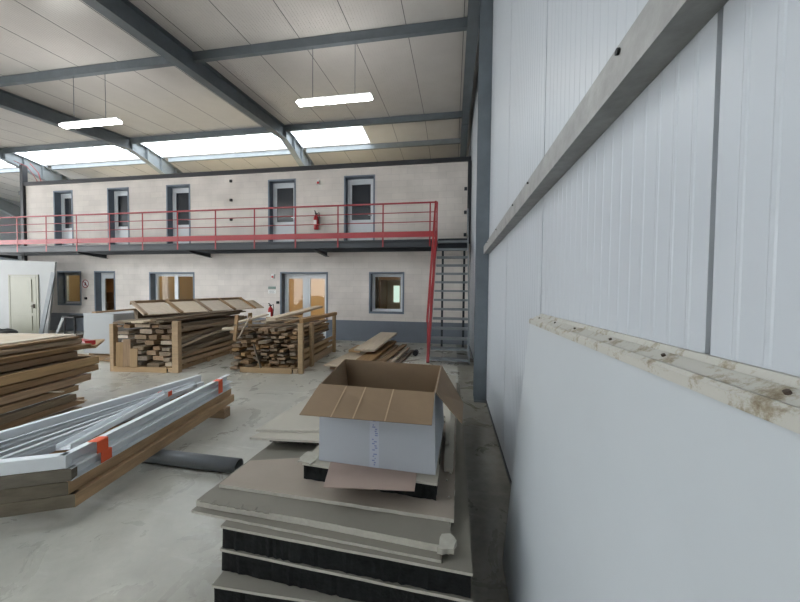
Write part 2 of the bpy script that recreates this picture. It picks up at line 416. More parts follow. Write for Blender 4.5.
# gable post by the right wall
col = thing('steel_column', 'tall dark grey I-section steel column standing at the right wall near the stair foot', 'column', (.426, 4.92, 0))
Mesh().box(-.09, .09, 0, .012, .02, 5.98).build('front_flange', steel, col)
Mesh().box(-.09, .09, .19, .202, .02, 5.98).build('rear_flange', steel, col)
Mesh().box(-.005, .005, .013, .189, .02, 5.98).build('web', steel, col)
Mesh().box(-.092, .092, -.04, .22, 0, .02).build('base_plate', steel, col)
Mesh().box(-.09, .09, .0, .2, 5.98, 6.16).build('top_plate', steel, col)

# girt on the right wall
g = thing('wall_girt', 'long galvanised steel girt bolted along the right wall above the leaning panel', 'wall rail', (0, 0, 0))
m = Mesh(); prof = [(0,0),(-.08,0),(-.08,.112),(-.05,.112),(-.05,.108),(-.075,.108),(-.075,.005),(0,.005)]
m.extr(prof, (WX-.001, XB+.1, 2.22), (WX-.001, 4.9, 2.22), s=(1,0,0), u=(0,0,1)); m.build('channel', galv, g)
for y in (.98, 2.05, 2.55, 3.5, 4.4, -.3):
    Mesh().tube([(WX-.0815, y, 2.312), (WX-.089, y, 2.312)], .009 if y == .98 else .006, 8).build('bolt', rubber, g)

# ------------------------------------------------------------------ office block facade
UD = [(-15.37,-14.52), (-12.87,-11.97), (-10.31,-9.38), (-6.28,-5.32), (-3.56,-2.57)]
LO = [(-15.27,-14.2,1.02,2.29,'w'), (-13.53,-12.64,0,2.29,'d'), (-11.08,-9.24,1.02,2.25,'w'), (-5.84,-4.17,0,2.25,'dd'), (-2.69,-1.58,.95,2.25,'w')]
openings = [(a, b, DZ, 5.40) for a, b in UD] + [(a, b, c, d) for a, b, c, d, k in LO]
XF0, XF1 = -16.75, .50
def wall_cells(m, y0, y1, z0, z1, ops, mi=0):
    xs = sorted({XF0, XF1} | {o[0] for o in ops} | {o[1] for o in ops}); zs = sorted({z0, z1} | {o[2] for o in ops} | {o[3] for o in ops})
    zs = [z for z in zs if z0 <= z <= z1]
    for i in range(len(xs)-1):
        for j in range(len(zs)-1):
            cx, cz = (xs[i]+xs[i+1])/2, (zs[j]+zs[j+1])/2
            if any(o[0] < cx < o[1] and o[2] < cz < o[3] for o in ops): continue
            m.box(xs[i], xs[i+1], y0, y1, zs[j], zs[j+1], mi)
m = Mesh(); wall_cells(m, FY, FY+.3, .68, 5.68, openings); wall_cells(m, FY, FY+.3, 0, .68, openings, 1)
struct('wall_office', m, [block, band_blue])
m = Mesh(); m.box(XF0, XF0+.2, FY+.3, 14, 0, 5.68); m.box(XF0, XF1, 13.8, 14, 0, 5.68); m.box(XF0, XF1, FY+.3, 14, 5.6, 5.68)
m.box(XF0+.2, XF1, FY+.3, 13.8, 2.9, 3.08); m.box(.42, .5, FY+.3, 13.8, 0, 5.6)
for x in (-12.05, -8.0, -3.4): m.box(x, x+.1, FY+.3, 13.8, 0, 2.9)
struct('wall_rooms', m, room_wall)
struct('trim_10', Mesh().box(XF0-.05, XF1-.01, FY-.06, FY+.35, 5.68, 5.81), black_trim)
struct('trim_11', Mesh().box(XF0-.16, XF0-.02, FY-.08, FY+.08, 0, 6.5), black_trim)
struct('trim_12', Mesh().box(.40, .505, FY-.06, FY-.001, 3.15, 5.68), black_trim)
# blue grey reveals
k = 20
for a, b, c, d in openings:
    m = Mesh(); w = .055; yo = FY-.012; yi = FY+.29
    m.box(a-.03, a+w-.03, yo, yi, c-(0.03 if c not in (0, DZ) else 0), d+.03); m.box(b-w+.03, b+.03, yo, yi, c-(0.03 if c not in (0, DZ) else 0), d+.03)
    m.box(a+w-.03, b-w+.03, yo, yi, d-w+.03, d+.03)
    if c not in (0, DZ): m.box(a+w-.03, b-w+.03, yo, yi, c-.03, c+w-.03)
    struct('trim_%d' % k, m, frame_blue); k += 1
yd = FY+.2
def door_leaf(n, a, b, c, d, pane, pm, low=.0, handle=True, side=1):
    a += .03; b -= .03; d -= .03
    fr = Mesh(); w = .06
    fr.box(a, a+w, yd, yd+.07, c, d); fr.box(b-w, b, yd, yd+.07, c, d); fr.box(a+w, b-w, yd, yd+.07, d-w, d)
    o = fr.build('door_%d' % n, white_pvc, kind='structure')
    la, lb, lc, ld = a+w+.004, b-w-.004, c+.01, d-w-.004
    z0, z1 = pane
    lf = Mesh(); s = .075
    lf.box(la, la+s, yd+.01, yd+.06, lc, ld); lf.box(lb-s, lb, yd+.01, yd+.06, lc, ld); lf.box(la+s, lb-s, yd+.01, yd+.06, z1, ld); lf.box(la+s, lb-s, yd+.01, yd+.06, lc, z0)
    lf.build('door_leaf', white_pvc, o)
    Mesh().box(la+s-.005, lb-s+.005, yd+.03, yd+.04, z0-.005, z1+.005).build('glass_pane', pm, o)
    hx = lb-.05 if side > 0 else la+.05
    Mesh().bar((hx, yd-.01, c+1.02), (hx-.1*side, yd-.01, c+1.02), .016, .02).bar((hx, yd+.01, c+1.02), (hx, yd-.018, c+1.02), .03, .05).build('door_handle', chrome, o)
    return o
for i, (a, b) in enumerate(UD): door_leaf(i+1, a, b, DZ, 5.40, (4.03, 5.2), dark_pane)
def window(n, a, b, c, d, panes):
    a += .03; b -= .03; d -= .03; c += .03
    m = Mesh(); w = .09
    m.box(a, a+w, yd, yd+.07, c, d); m.box(b-w, b, yd, yd+.07, c, d); m.box(a+w, b-w, yd, yd+.07, d-w, d); m.box(a+w, b-w, yd, yd+.07, c, c+w)
    for p in range(1, panes):
        x = a+(b-a)*p/panes; m.box(x-w*.8, x+w*.8, yd, yd+.07, c+w, d-w)
    o = m.build('window_%d' % n, white_pvc, kind='structure')
    for p in range(panes):
        xa = a+(b-a)*p/panes+(w if p == 0 else w*.8); xb = a+(b-a)*(p+1)/panes-(w if p == panes-1 else w*.8)
        Mesh().box(xa-.003, xb+.003, yd+.03, yd+.038, c+w-.003, d-w+.003).build('glass_pane', glass_m, o)
    return o
window(11, *LO[0][:4], 1); window(12, *LO[2][:4], 2); window(13, *LO[4][:4], 1)
door_leaf(6, *LO[1][:4], (.35, 2.05), glass_m)
a, b, c, d = LO[3][:4]; mid = (a+b)/2
door_leaf(7, a, mid+.03, c, d, (.3, 2.06), glass_m); door_leaf(8, mid-.03, b, c, d, (.3, 2.06), glass_m, side=-1)
# what stands in the rooms behind the lower windows
def rack(x, y, label, w=1.0, h=1.9):
    r = thing('storage_shelf', label, 'shelf', (x, y, 0))
    for s in (-w/2, w/2-.03): Mesh().box(s, s+.03, 0, .35, 0, h).build('side_panel', room_dark, r)
    for z in (.05, .55, 1.05, 1.5, h-.05): Mesh().box(-w/2+.031, w/2-.031, 0, .35, z, z+.025).build('shelf_board', room_dark, r)
    Mesh().box(-w/2+.031, w/2-.031, .34, .35, .08, h-.06).build('back_panel', room_dark, r)
rack(-9.4, 11.9, 'brown shelf unit seen through the wide two-pane lower window', 1.6, 2.1)
rack(-14.6, 11.5, 'brown shelf unit seen through the small leftmost lower window', .9, 2.2)
rack(-12.6, 11.7, 'brown shelf unit seen through the glazed lower door on the left', .8, 2.0)
rack(-4.6, 12.2, 'brown shelf unit seen through the right half of the double glass door', .8, 2.2)
struct('window_14', Mesh().box(-2.56, -2.30, 13.77, 13.79, 1.18, 1.9), outdoor_m)
m = Mesh(); m.box(-2.9, -2.85, 12.4, 13.78, 0, 2.6); m.box(-1.9, -1.8, 12.4, 12.5, 0, 2.6); m.box(-2.85,-1.9,12.4,12.5,2.1,2.6)
struct('trim_40', m, room_dark)
def plight(x, y, z, e, col=(1,.72,.4), r=.12):
    l = bpy.data.lights.new('room_light', 'POINT'); l.energy = e; l.color = col; l.shadow_soft_size = r
    o = bpy.data.objects.new('room_light', l); o.location = (x, y, z); C.objects.link(o)
plight(-5.6, 11.6, 2.5, 130, (1,.76,.52)); plight(-10.3, 11.3, 2.5, 45, (1,.8,.55)); plight(-14, 11.3, 2.5, 45, (1,.85,.6)); plight(-2.0, 11.4, 2.5, 16, (.95,.97,1))

# small fittings on the facade
for i, (z, wd) in enumerate(((5.45,'top'), (4.79,'middle'), (4.12,'lowest'))):
    Mesh().cut(-7.76, -7.67, FY-.05, FY-.001, z-.045, z+.045, .008).build('wall_socket_box', rubber, label='small dark wall box between the third and fourth upper doors, %s of the three' % wd, cat='wall box', group='dark wall boxes between upper doors')
for i, (z, wd) in enumerate(((4.84,'top'), (4.12,'middle'), (3.43,'lowest'))):
    Mesh().cut(.30, .385, FY-.06, FY-.001, z-.05, z+.05, .008).build('wall_clamp', dark_steel, label='small dark clamp at the right end of the upper facade, %s of the three' % wd, cat='clamp', group='clamps at facade end')
def alarm(x, z, label):
    t = thing('alarm_call_point', label, 'call point', (x, FY, z))
    Mesh().cut(-.055, .055, -.04, -.001, -.08, .08, .008).build('body', sign_white, t)
    Mesh().cut(-.035, .035, -.055, -.041, -.055, .015, .005).build('red_button_plate', ext_red, t)
alarm(-4.48, 5.26, 'small white and red call point between the two right upper doors')
alarm(-6.13, 2.13, 'small white and red call point left of the lower double door')
t = thing('wall_notice', 'small grey-green notice in two plates left of the lower double door', 'sign', (-6.17, FY, 1.66))
Mesh().box(-.14, .14, -.012, -.001, .03, .12).build('upper_plate', sign_green, t); Mesh().box(-.14, .14, -.012, -.001, -.12, .0).build('lower_plate', sign_white, t)
m = Mesh()
for i in range(4): m.box(-.11, .11-.03*(i%2), -.0145, -.0122, -.022-.026*i-.008, -.022-.026*i)
m.build('text_lines', steel, t)
for x, z, l in ((-13.95, 1.27, 'small dark switch between the leftmost lower window and the glazed lower door'), (-5.95, 1.23, 'small dark switch beside the lower double door')):
    Mesh().cut(x-.05, x+.05, FY-.04, FY-.001, z-.045, z+.045, .008).build('light_switch', rubber, label=l, cat='switch')
# prohibition sign
t = thing('prohibition_sign', 'round white sign with red ring and slash right of the leftmost lower window', 'sign', (-13.97, FY, 1.83))
def disc(r, y0, y1, mt, nm, n=28):
    m = Mesh(); m.tube([(0,y0,0),(0,y1,0)], r, n); m.build(nm, mt, t)
disc(.16, -.001, -.008, sign_white, 'plate')
m = Mesh()
for i in range(28):
    a0, a1 = i*2*PI/28, (i+1)*2*PI/28
    m.poly([(.16*math.cos(a0), -.009, .16*math.sin(a0)), (.16*math.cos(a1), -.009, .16*math.sin(a1)), (.13*math.cos(a1), -.009, .13*math.sin(a1)), (.13*math.cos(a0), -.009, .13*math.sin(a0))])
m.build('red_ring', red, t)
Mesh().bar((-.095, -.012, .095), (.095, -.012, -.095), .004, .03).build('red_slash', red, t)
Mesh().bar((-.03,-.0095,-.06), (.02,-.0095,.01), .002, .05).bar((.02,-.0095,.0),(.0,-.0095,.075),.002,.03).build('pictogram', rubber, t)

def extinguisher(x, y, z, label, s=1.0):
    t = thing('fire_extinguisher', label, 'fire extinguisher', (x, y, z))
    prof = [(.0,.0),(.07,.0),(.08,.02),(.08,.38),(.06,.44),(.025,.47),(.025,.5)]
    m = Mesh(); m.tube([(0,0,h*s) for r, h in prof[1:]], [r*s for r, h in prof[1:]], 16); m.build('cylinder', ext_red, t, smooth=True)
    Mesh().box(-.05*s, .05*s, -.0815*s, -.0812*s, .15*s, .3*s).build('label_plate', sign_white, t)
    Mesh().box(-.03*s, .03*s, -.025*s, .025*s, .5*s, .54*s).bar((0,-.02*s,.55*s),(.0,-.12*s,.6*s),.03*s,.015*s).bar((0,-.02*s,.53*s),(.0,-.1*s,.53*s),.03*s,.012*s).build('valve_handle', rubber, t)
    Mesh().tube([(.03*s,0,.52*s),(.1*s,0,.56*s),(.13*s,-.02*s,.45*s),(.11*s,-.03*s,.25*s),(.09*s,-.03*s,.12*s)], .012*s, 8).build('hose', rubber, t, smooth=True)
    return t
extinguisher(-4.52, FY-.1, 3.68, 'red fire extinguisher hung on the upper facade between the two right doors')
extinguisher(-6.02, FY-.35, 0.62, 'red fire extinguisher on a low stand left of the lower double door')
m = Mesh(); m.box(-6.17, -5.87, FY-.5, FY-.2, .58, .62); 
for sx in (-6.16, -5.90):
    for sy in (FY-.49, FY-.23): m.box(sx, sx+.02, sy, sy+.02, 0, .58)
m.build('extinguisher_stand', rubber, label='low black stand under the extinguisher by the double door', cat='stand')
extinguisher(-14.95, 9.55, 0, 'red fire extinguisher standing on the floor below the leftmost lower window', 1.15)

# ------------------------------------------------------------------ walkway
wy = 9.15
wk = thing('walkway', 'long steel walkway platform along the upper doors of the office block', 'walkway', (0,0,0))
m = Mesh(); m.box(-19.5, -.52, wy+.03, FY-.07, DZ-.04, DZ); m.build('deck_plate', dark_steel, wk)
m = Mesh(); m.extr([(0,0),(-.06,0),(-.06,.012),(-.012,.012),(-.012,.178),(-.06,.178),(-.06,.19),(0,.19)], (-19.5, wy+.07, 2.93), (-.5, wy+.07, 2.93), s=(0,1,0)); m.build('edge_beam', dark_steel, wk)
Mesh().box(-19.5, -.5, FY-.07, FY-.015, 2.93, 3.11).build('wall_beam', dark_steel, wk)
Mesh().box(-.5, -.44, wy+.02, FY-.02, 2.93, 3.11).build('end_beam', dark_steel, wk)
for x in (-17.2, -12.950, -8.53, -4.16):
    m = Mesh()
    a, b = wy+.08, FY-.02
    for xs_, w in ((-.004, .008), (-.05, .1)):
        if w < .05: m.add([(x-.004,a,2.880),(x+.004,a,2.880),(x+.004,b,2.800),(x-.004,b,2.800),(x-.004,a,2.925),(x+.004,a,2.925),(x+.004,b,2.925),(x-.004,b,2.925)], [(0,3,2,1),(4,5,6,7),(0,1,5,4),(1,2,6,5),(2,3,7,6),(3,0,4,7)])
        else:
            m.add([(x-.06,a,2.865),(x+.06,a,2.865),(x+.06,b,2.785),(x-.06,b,2.785),(x-.06,a,2.880),(x+.06,a,2.880),(x+.06,b,2.800),(x-.06,b,2.800)], [(0,3,2,1),(4,5,6,7),(0,1,5,4),(1,2,6,5),(2,3,7,6),(3,0,4,7)])
    m.build('bracket', dark_steel, wk)
rl = thing('guard_rail', 'red steel guard rail along the front of the walkway', 'railing', (0,0,0))
Mesh().bar((-19.5, wy, 4.18), (-.48, wy, 4.18), .045, .04).build('top_rail', red, rl)
for z in (3.91, 3.64): Mesh().tube([(-19.5, wy, z), (-.48, wy, z)], .013, 8).build('mid_rail', red, rl)
Mesh().box(-19.5, -.5, wy-.003, wy+.004, 3.21, 3.375).build('toe_board', red, rl)
for x in [-.67,-2.034,-3.404,-4.758,-6.127,-7.486,-8.87,-10.2,-11.507,-12.865,-14.17,-15.46,-16.85,-18.2] + [-.475]:
    Mesh().box(x-.022, x+.022, wy-.012, wy-.004, 2.94, 3.4).box(x-.02, x+.02, wy-.006, wy+.006, 3.38, 4.17).build('post', red, rl)
Mesh().bar((-.475, wy, 4.18), (-.475, FY-.9, 4.18), .04, .04).build('return_rail', red, rl)

# ------------------------------------------------------------------ stair
st = thing('steel_stair', 'steep open steel stair with grey treads and red left stringer, below the walkway end', 'stair', (0,0,0))
y0s, y1s = 7.36, 8.99; n = 14
def sl(z): return y0s + (y1s-y0s)*z/DZ
for i in range(n):
    z = DZ*(i+.55)/n; y = sl(z); xl = -.46-.07*(1-i/n); xr = .36
    m = Mesh(); m.box(xl+.03, xr, y-.1, y+.1, z-.008, z); m.box(xl+.03, xr, y-.1, y-.092, z-.05, z); m.box(xl+.03, xr, y+.092, y+.1, z-.05, z)
    m.build('tread', steel_l, st)
Mesh().bar((-.555, y0s, .0), (-.485, y1s, DZ), .06, .2, up=(0,-.9,.45)).build('stringer', red, st, label='red left stringer')
Mesh().bar((.385, y0s, .0), (.385, y1s, DZ), .016, .2, up=(0,-.9,.45)).build('stringer', steel, st, label='grey right stringer')
Mesh().bar((-.575, y0s-.02, .95), (-.505, y1s-.03, DZ+1.0), .05, .05).build('handrail', red, st)
for z in (.1, 1.1, 2.1, 3.0):
    x = -.57+.065*z/DZ
    Mesh().tube([(x, sl(z), z), (x, sl(z), z+.93)], .016, 8).build('handrail_post', red, st)
Mesh().tube([(.36, sl(.1), .2), (.36, sl(.1), 1.0), (.36, sl(1.5), 2.45), (.36, sl(2.95), 3.9)], .016, 8).build('handrail', steel_l, st, label='thin grey right handrail')
for x in (-.30, .30): Mesh().box(x-.03, x+.03, 9.2, 9.26, 0, DZ-.05).build('support_post', dark_steel, wk)
Mesh().box(-.439, .38, 9.15, FY-.08, DZ-.04, DZ).build('landing_plate', dark_steel, wk)
Mesh().box(-.439, .38, 9.125, 9.149, DZ-.27, DZ).build('landing_beam', dark_steel, wk)

# ------------------------------------------------------------------ ceiling lamps
def lamp(x0, x1, y, z, label, rods):
    t = thing('hanging_lamp', label, 'ceiling lamp', (x0, y, z))
    L_ = x1-x0
    Mesh().cut(.02, L_-.02, -.045, .045, .0, .05, .01).build('housing', white_pvc, t)
    bm = bmesh.new(); bmesh.ops.create_cube(bm, size=1)
    for v in bm.verts: v.co = Vector((L_/2+v.co.x*(L_-.02), v.co.y*.17, -.024+v.co.z*.052))
    bmesh.ops.bevel(bm, geom=list(bm.edges), offset=.02, segments=3, affect='EDGES')
    Mesh().frombm(bm).build('diffuser', lamp_m, t)
    for r in rods: Mesh().tube([(r-x0, 0, .05), (r-x0, 0, roofz(y)-.195-z)], .006, 6).build('suspension_wire', steel, t)
lamp(-3.21, -1.62, 6.24, 5.5, 'long lit strip lamp hanging right of the big rafter', (-2.87, -1.98))
lamp(-9.13, -7.52, 6.24, 5.48, 'long lit strip lamp hanging on the left beside the second rafter', (-8.78, -7.9))

# ------------------------------------------------------------------ panel leaning on the right wall
pl = thing('leaning_wall_panel', 'large white sandwich panel with a dirty top edge leaning against the right wall', 'panel', (0,0,0))
yA, yB = 1.99, -1.2
prof = [(.322,.0),(.368,.0),(.506,1.484),(.452,1.476)]
m = Mesh(); m.extr(prof, (0,yA,0), (0,yB,0)); m.build('panel_sheet', lean_white, pl)
pe = Mesh()
pe.extr([(.446,1.470),(.450,1.470),(.4535,1.4775),(.507,1.486),(.517,1.500),(.5185,1.527),(.508,1.527),(.500,1.513),(.492,1.515),(.465,1.498),(.455,1.500),(.446,1.492)], (0,yA+.002,0), (0,yB,0)); e_ = pe.build('edge_profile', dirty, pl)
for i in range(9):
    y = 1.9-.27*i + random.uniform(-.02,.02)
    Mesh().tube([(.482, y, 1.505), (.478, y, 1.512)], .0045, 8).build('screw', metal_dark, e_)

# ------------------------------------------------------------------ foreground stack of insulation boards
GS = 'insulation boards in the foreground stack'
def board(name, label, pts, z0, z1, kind, jit=.0015, top=None, tf=.013):
    t = thing(name, label, 'insulation board' if kind == 'foam' else 'plasterboard', (pts[0][0], pts[0][1], z0), group=GS)
    P = [(x-pts[0][0], y-pts[0][1]) for x, y in pts]
    if kind == 'foam':
        Mesh().slab([(x+(.006 if x < .5 else -.006), y+.008) for x, y in P], 0, z1-z0-tf, jit=.0035, step=.02).build('foam_layer', foam, t)
        m = Mesh().slab(P, z1-z0-tf, z1-z0, jit=.0015, step=.12)
        for i, f in enumerate(m.f):
            if i > 1: m.m[i] = 1
        m.build('plasterboard_facing', [top or gyps, gyps_core], t)
    else:
        m = Mesh().slab(P, 0, z1-z0, jit=jit, step=.05)
        for i, f in enumerate(m.f):
            if i > 1: m.m[i] = 1
        m.build('sheet', [top or gyps, gyps_core], t)
    return t
board('insulation_board', 'black foam board lying on the floor, lowest of the foreground stack', [(-1.12,1.36),(.1,1.40),(.11,4.05),(-1.12,4.0)], 0, .1, 'foam')
board('insulation_board', 'black foam board sticking out at the bottom left of the foreground stack', [(-1.14,1.35),(.09,1.37),(.10,4.0),(-1.13,4.0)], .101, .21, 'foam')
board('insulation_board', 'thick black foam board in the middle of the foreground stack, broken right edge', [(-1.155,1.425),(.104,1.362),(.112,4.1),(-1.12,4.05)], .211, .33, 'foam')
board('insulation_board', 'uppermost full-width black foam board with grey facing in the foreground stack', [(-1.15,1.425),(.10,1.365),(.107,4.2),(-1.12,4.1)], .331, .45, 'foam')
b_ = board('plasterboard_sheet', 'lower grey plasterboard with torn right corner jutting out left of the foreground stack', [(-1.37,1.48),(-.035,1.392),(.06,4.0),(-1.28,3.9)], .451, .4645, 'sheet')
b_ = board('plasterboard_sheet', 'grey plasterboard with ragged left front edge, just below the pinkish sheet', [(-1.366,1.512),(-.6,1.475),(-.0,1.428),(.085,4.1),(-1.25,3.9)], .4655, .5, 'sheet')
Mesh().slab([(1.31,-.10),(1.385,-.095),(1.40,-.04),(1.37,.0),(1.33,-.01)], .012, .0355, jit=.006, step=.02).build('torn_paper', paper, b_, label='crumpled torn paper at corner')
for i in range(5):
    x = .03+i*.085
    Mesh().slab([(x,-.012-.004*i),(x+.08,-.016-.004*i),(x+.075,.018-.004*i),(x+.01,.014)], .035, .0385, jit=.004, step=.02).build('torn_paper', gyps, b_)
board('plasterboard_sheet', 'pinkish plasterboard sheet under the foam block and box', [(-1.327,1.635),(.021,1.585),(.065,4.0),(-.6,4.0),(-.93,2.02),(-1.313,1.90)], .501, .52, 'sheet', top=gyps_pink)
F = board('foam_block', 'small black foam board directly under the cardboard box', [(-.875,1.765),(-.068,1.70),(-.062,2.62),(-.86,2.7)], .522, .62, 'foam', top=gyps_white)
m = Mesh().slab([(-.03,.0),(.06,-.02),(.075,.02),(.07,.12),(-.02,.12)], .0985, .108, jit=.008, step=.02); m.build('torn_paper', paper, F, label='crumpled white paper at left corner')
board('foam_block', 'short dark foam spacer under the cream sheets left of the box', [(-1.34,2.16),(-.93,2.18),(-.93,3.1),(-1.26,3.0)], .522, .572, 'foam')  # added support; its black stands in for shade in the cavity
board('plasterboard_sheet', 'lower cream plasterboard offcut left of the box', [(-1.43,2.07),(-.915,2.11),(-.915,2.75),(-1.25,2.95)], .573, .589, 'sheet', top=gyps_white)
board('plasterboard_sheet', 'upper cream plasterboard offcut pointing left of the box', [(-1.44,2.16),(-.93,2.24),(-.89,2.85),(-.45,4.35),(-.75,4.45),(-1.38,2.95)], .590, .606, 'sheet', top=gyps_white)
board('plasterboard_sheet', 'narrow white plasterboard strip just right of the box, lying lengthwise', [(-.04,2.0),(.015,2.0),(.055,4.25),(-.3,4.3),(-.3,2.75),(-.04,2.74)], .522, .548, 'sheet', top=gyps_white)
board('plasterboard_sheet', 'white plasterboard strip lying behind the box, topmost there', [(-.036,2.3),(-.012,2.3),(.0,4.1),(-.25,4.6),(-.42,4.6),(-.40,2.8),(-.05,2.78)], .549, .575, 'sheet', top=gyps_white)
for i, (x, y) in enumerate(((-.02,1.9),(.0,1.98),(-.005,1.74))):
    bm = bmesh.new(); bmesh.ops.create_icosphere(bm, subdivisions=1, radius=.008)
    for v in bm.verts: v.co = Vector((x+v.co.x*random.uniform(.7,1.3), y+v.co.y*random.uniform(.7,1.3), .528+v.co.z))
    Mesh().frombm(bm).build('plaster_crumb', gyps_core, label='tiny white plaster crumb right of the box, %s of three' % ('middle','farthest','nearest')[i], cat='crumb', group='plaster crumbs beside the box')
# sheets of card under the box
m = Mesh(); m.slab([(-.71,1.80),(-.655,1.558),(-.181,1.61),(-.188,1.80)], .6215, .6245); m.build('cardboard_sheet', card_pink, label='pinkish brown cardboard sheet sticking out under the front of the box', cat='cardboard')

# cardboard box
bx = thing('cardboard_box', 'open white cardboard box with brown inside and folded-out flaps on the board stack', 'box', (0,0,0))
zb, zt = .627, 1.07
Bo = [(-.785,1.80),(-.083,1.765),(-.055,2.50),(-.84,2.57)]
To = [(-.808,1.868),(-.094,1.828),(-.085,2.526),(-.901,2.601)]
def tri2(m, a, b, c, d, mi): m.poly([a,b,c], mi); m.poly([a,c,d], mi)
def inset(P, d):
    c = Vector((sum(p[0] for p in P)/4, sum(p[1] for p in P)/4)); return [(p[0]+(d if p[0] < c.x else -d), p[1]+(d if p[1] < c.y else -d)) for p in P]
Bi, Ti = inset(Bo, .006), inset(To, .006)
m = Mesh()
for i in range(4):
    j = (i+1)%4
    tri2(m, (*Bo[i],zb),(*Bo[j],zb),(*To[j],zt),(*To[i],zt), 0)
    tri2(m, (*Bi[i],zb+.006),(*Bi[j],zb+.006),(*Ti[j],zt),(*Ti[i],zt), 1)
    m.poly([(*To[i],zt),(*To[j],zt),(*Ti[j],zt),(*Ti[i],zt)], 1)
m.poly([(*p,zb) for p in Bo][::-1], 0); m.poly([(*p,zb+.006) for p in Bi], 1)
me_o = m.build('box_body', [card_white, card_in], bx)
def flap(quad, nrm, creases, nm='flap'):
    q = [Vector(p) for p in quad]; n = Vector(nrm).normalized()*.005
    m = Mesh(); tri2(m, *[p+n for p in q], 0); tri2(m, *q, 1)
    for i in range(4): m.poly([q[i], q[(i+1)%4], q[(i+1)%4]+n, q[i]+n], 0)
    for u in creases:
        a = q[0].lerp(q[1], u); b = q[3].lerp(q[2], u); s = (q[1]-q[0]).normalized()*.004
        m.poly([a-s+n*1.3, a+s+n*1.3, b+s+n*1.3, b-s+n*1.3], 2)
    m.build(nm, [card_in, card_white, card_crease], bx)
flap([(-.808,1.866,zt),(-.094,1.826,zt),(-.10,1.672,.945),(-.842,1.665,.95)], (0,-.6,.8), (.25,.42,.66))
flap([(-.092,1.828,zt),(-.083,2.526,zt),(.088,2.49,.795),(.058,1.84,.90)], (.9,0,.5), ())
# printed tape on the front of the box
def fpt(u, v, off=.0015):
    a = Vector((*Bo[0],zb)).lerp(Vector((*Bo[1],zb)), u); b = Vector((*To[0],zt)).lerp(Vector((*To[1],zt)), u); p = a.lerp(b, v)
    return p + Vector((-.05,-1,-.17)).normalized()*off
m = Mesh(); m.poly([fpt(.455,.0),fpt(.535,.0),fpt(.535,.99),fpt(.455,.99)]); m.build('tape_strip', tape_m, bx)
m = Mesh(); random.seed(3)
for i in range(26):
    v = .03+i*.026; w = random.uniform(.008,.03); u0 = .475+random.uniform(0,.03)
    if i % 7 == 6: continue
    m.poly([fpt(u0,v,.003),fpt(u0+w,v,.003),fpt(u0+w,v+.014,.003),fpt(u0,v+.014,.003)])
m.poly([fpt(.45,.66,.003),fpt(.53,.66,.003),fpt(.53,.69,.003),fpt(.45,.69,.003)])
m.build('printed_marks', ink, bx)

# ------------------------------------------------------------------ generic plank
def plank(p, q, w, h, mt, label, name='wooden_plank', cat='plank', group=None, parent=None, bevel=.004, roll=0, bend=0):
    """box along local X from p to q (centres of the end faces)"""
    p = Vector(p); q = Vector(q); d = q-p; Ln = d.length; d.normalize()
    s = Vector((0,0,1)).cross(d).normalized(); u = d.cross(s)
    R = Matrix((d, s, u)).transposed()
    if roll: R = R @ Matrix.Rotation(roll, 3, 'X')
    m = Mesh(); n = 5 if bend else 2; vs = []
    jj = .16 if bevel > .003 and mt in (wood, wood_grey) else 0
    jit_ = [[1-random.uniform(0, jj) for _ in range(8)] for _ in range(2)]
    for i in range(n):
        t = i/(n-1); dz = bend*(4*t*(1-t))
        e = .85 if i in (0, n-1) and bevel > .003 else 1
        for kk, (a, b) in enumerate(((-.5,-.42),(-.42,-.5),(.42,-.5),(.5,-.42),(.5,.42),(.42,.5),(-.42,.5),(-.5,.42))):
            g_ = jit_[0][kk]*(1-t)+jit_[1][kk]*t; vs.append((t*Ln+(random.uniform(0,.03) if i == 0 and jj else 0), a*w*g_, b*h*(g_ if b > 0 else 1)+dz))
    fs = []
    for i in range(n-1):
        for k in range(8): fs.append((i*8+k, i*8+(k+1)%8, (i+1)*8+(k+1)%8, (i+1)*8+k))
    fs += [tuple(range(8))[::-1], tuple((n-1)*8+k for k in range(8))]
    m.add(vs, fs)
    o = m.build(name, mt, parent, label=label, cat=cat, group=group)
    o.matrix_basis = Matrix.Translation(p) @ R.to_4x4(); return o
ORD = ['lowest','second','third','fourth','fifth','sixth','seventh','eighth','ninth','tenth','eleventh','twelfth','thirteenth','fourteenth','fifteenth']
ACR = ['right','second from right','third from right','fourth from right','fifth from right','sixth from right','seventh from right','eighth from right','ninth from right']

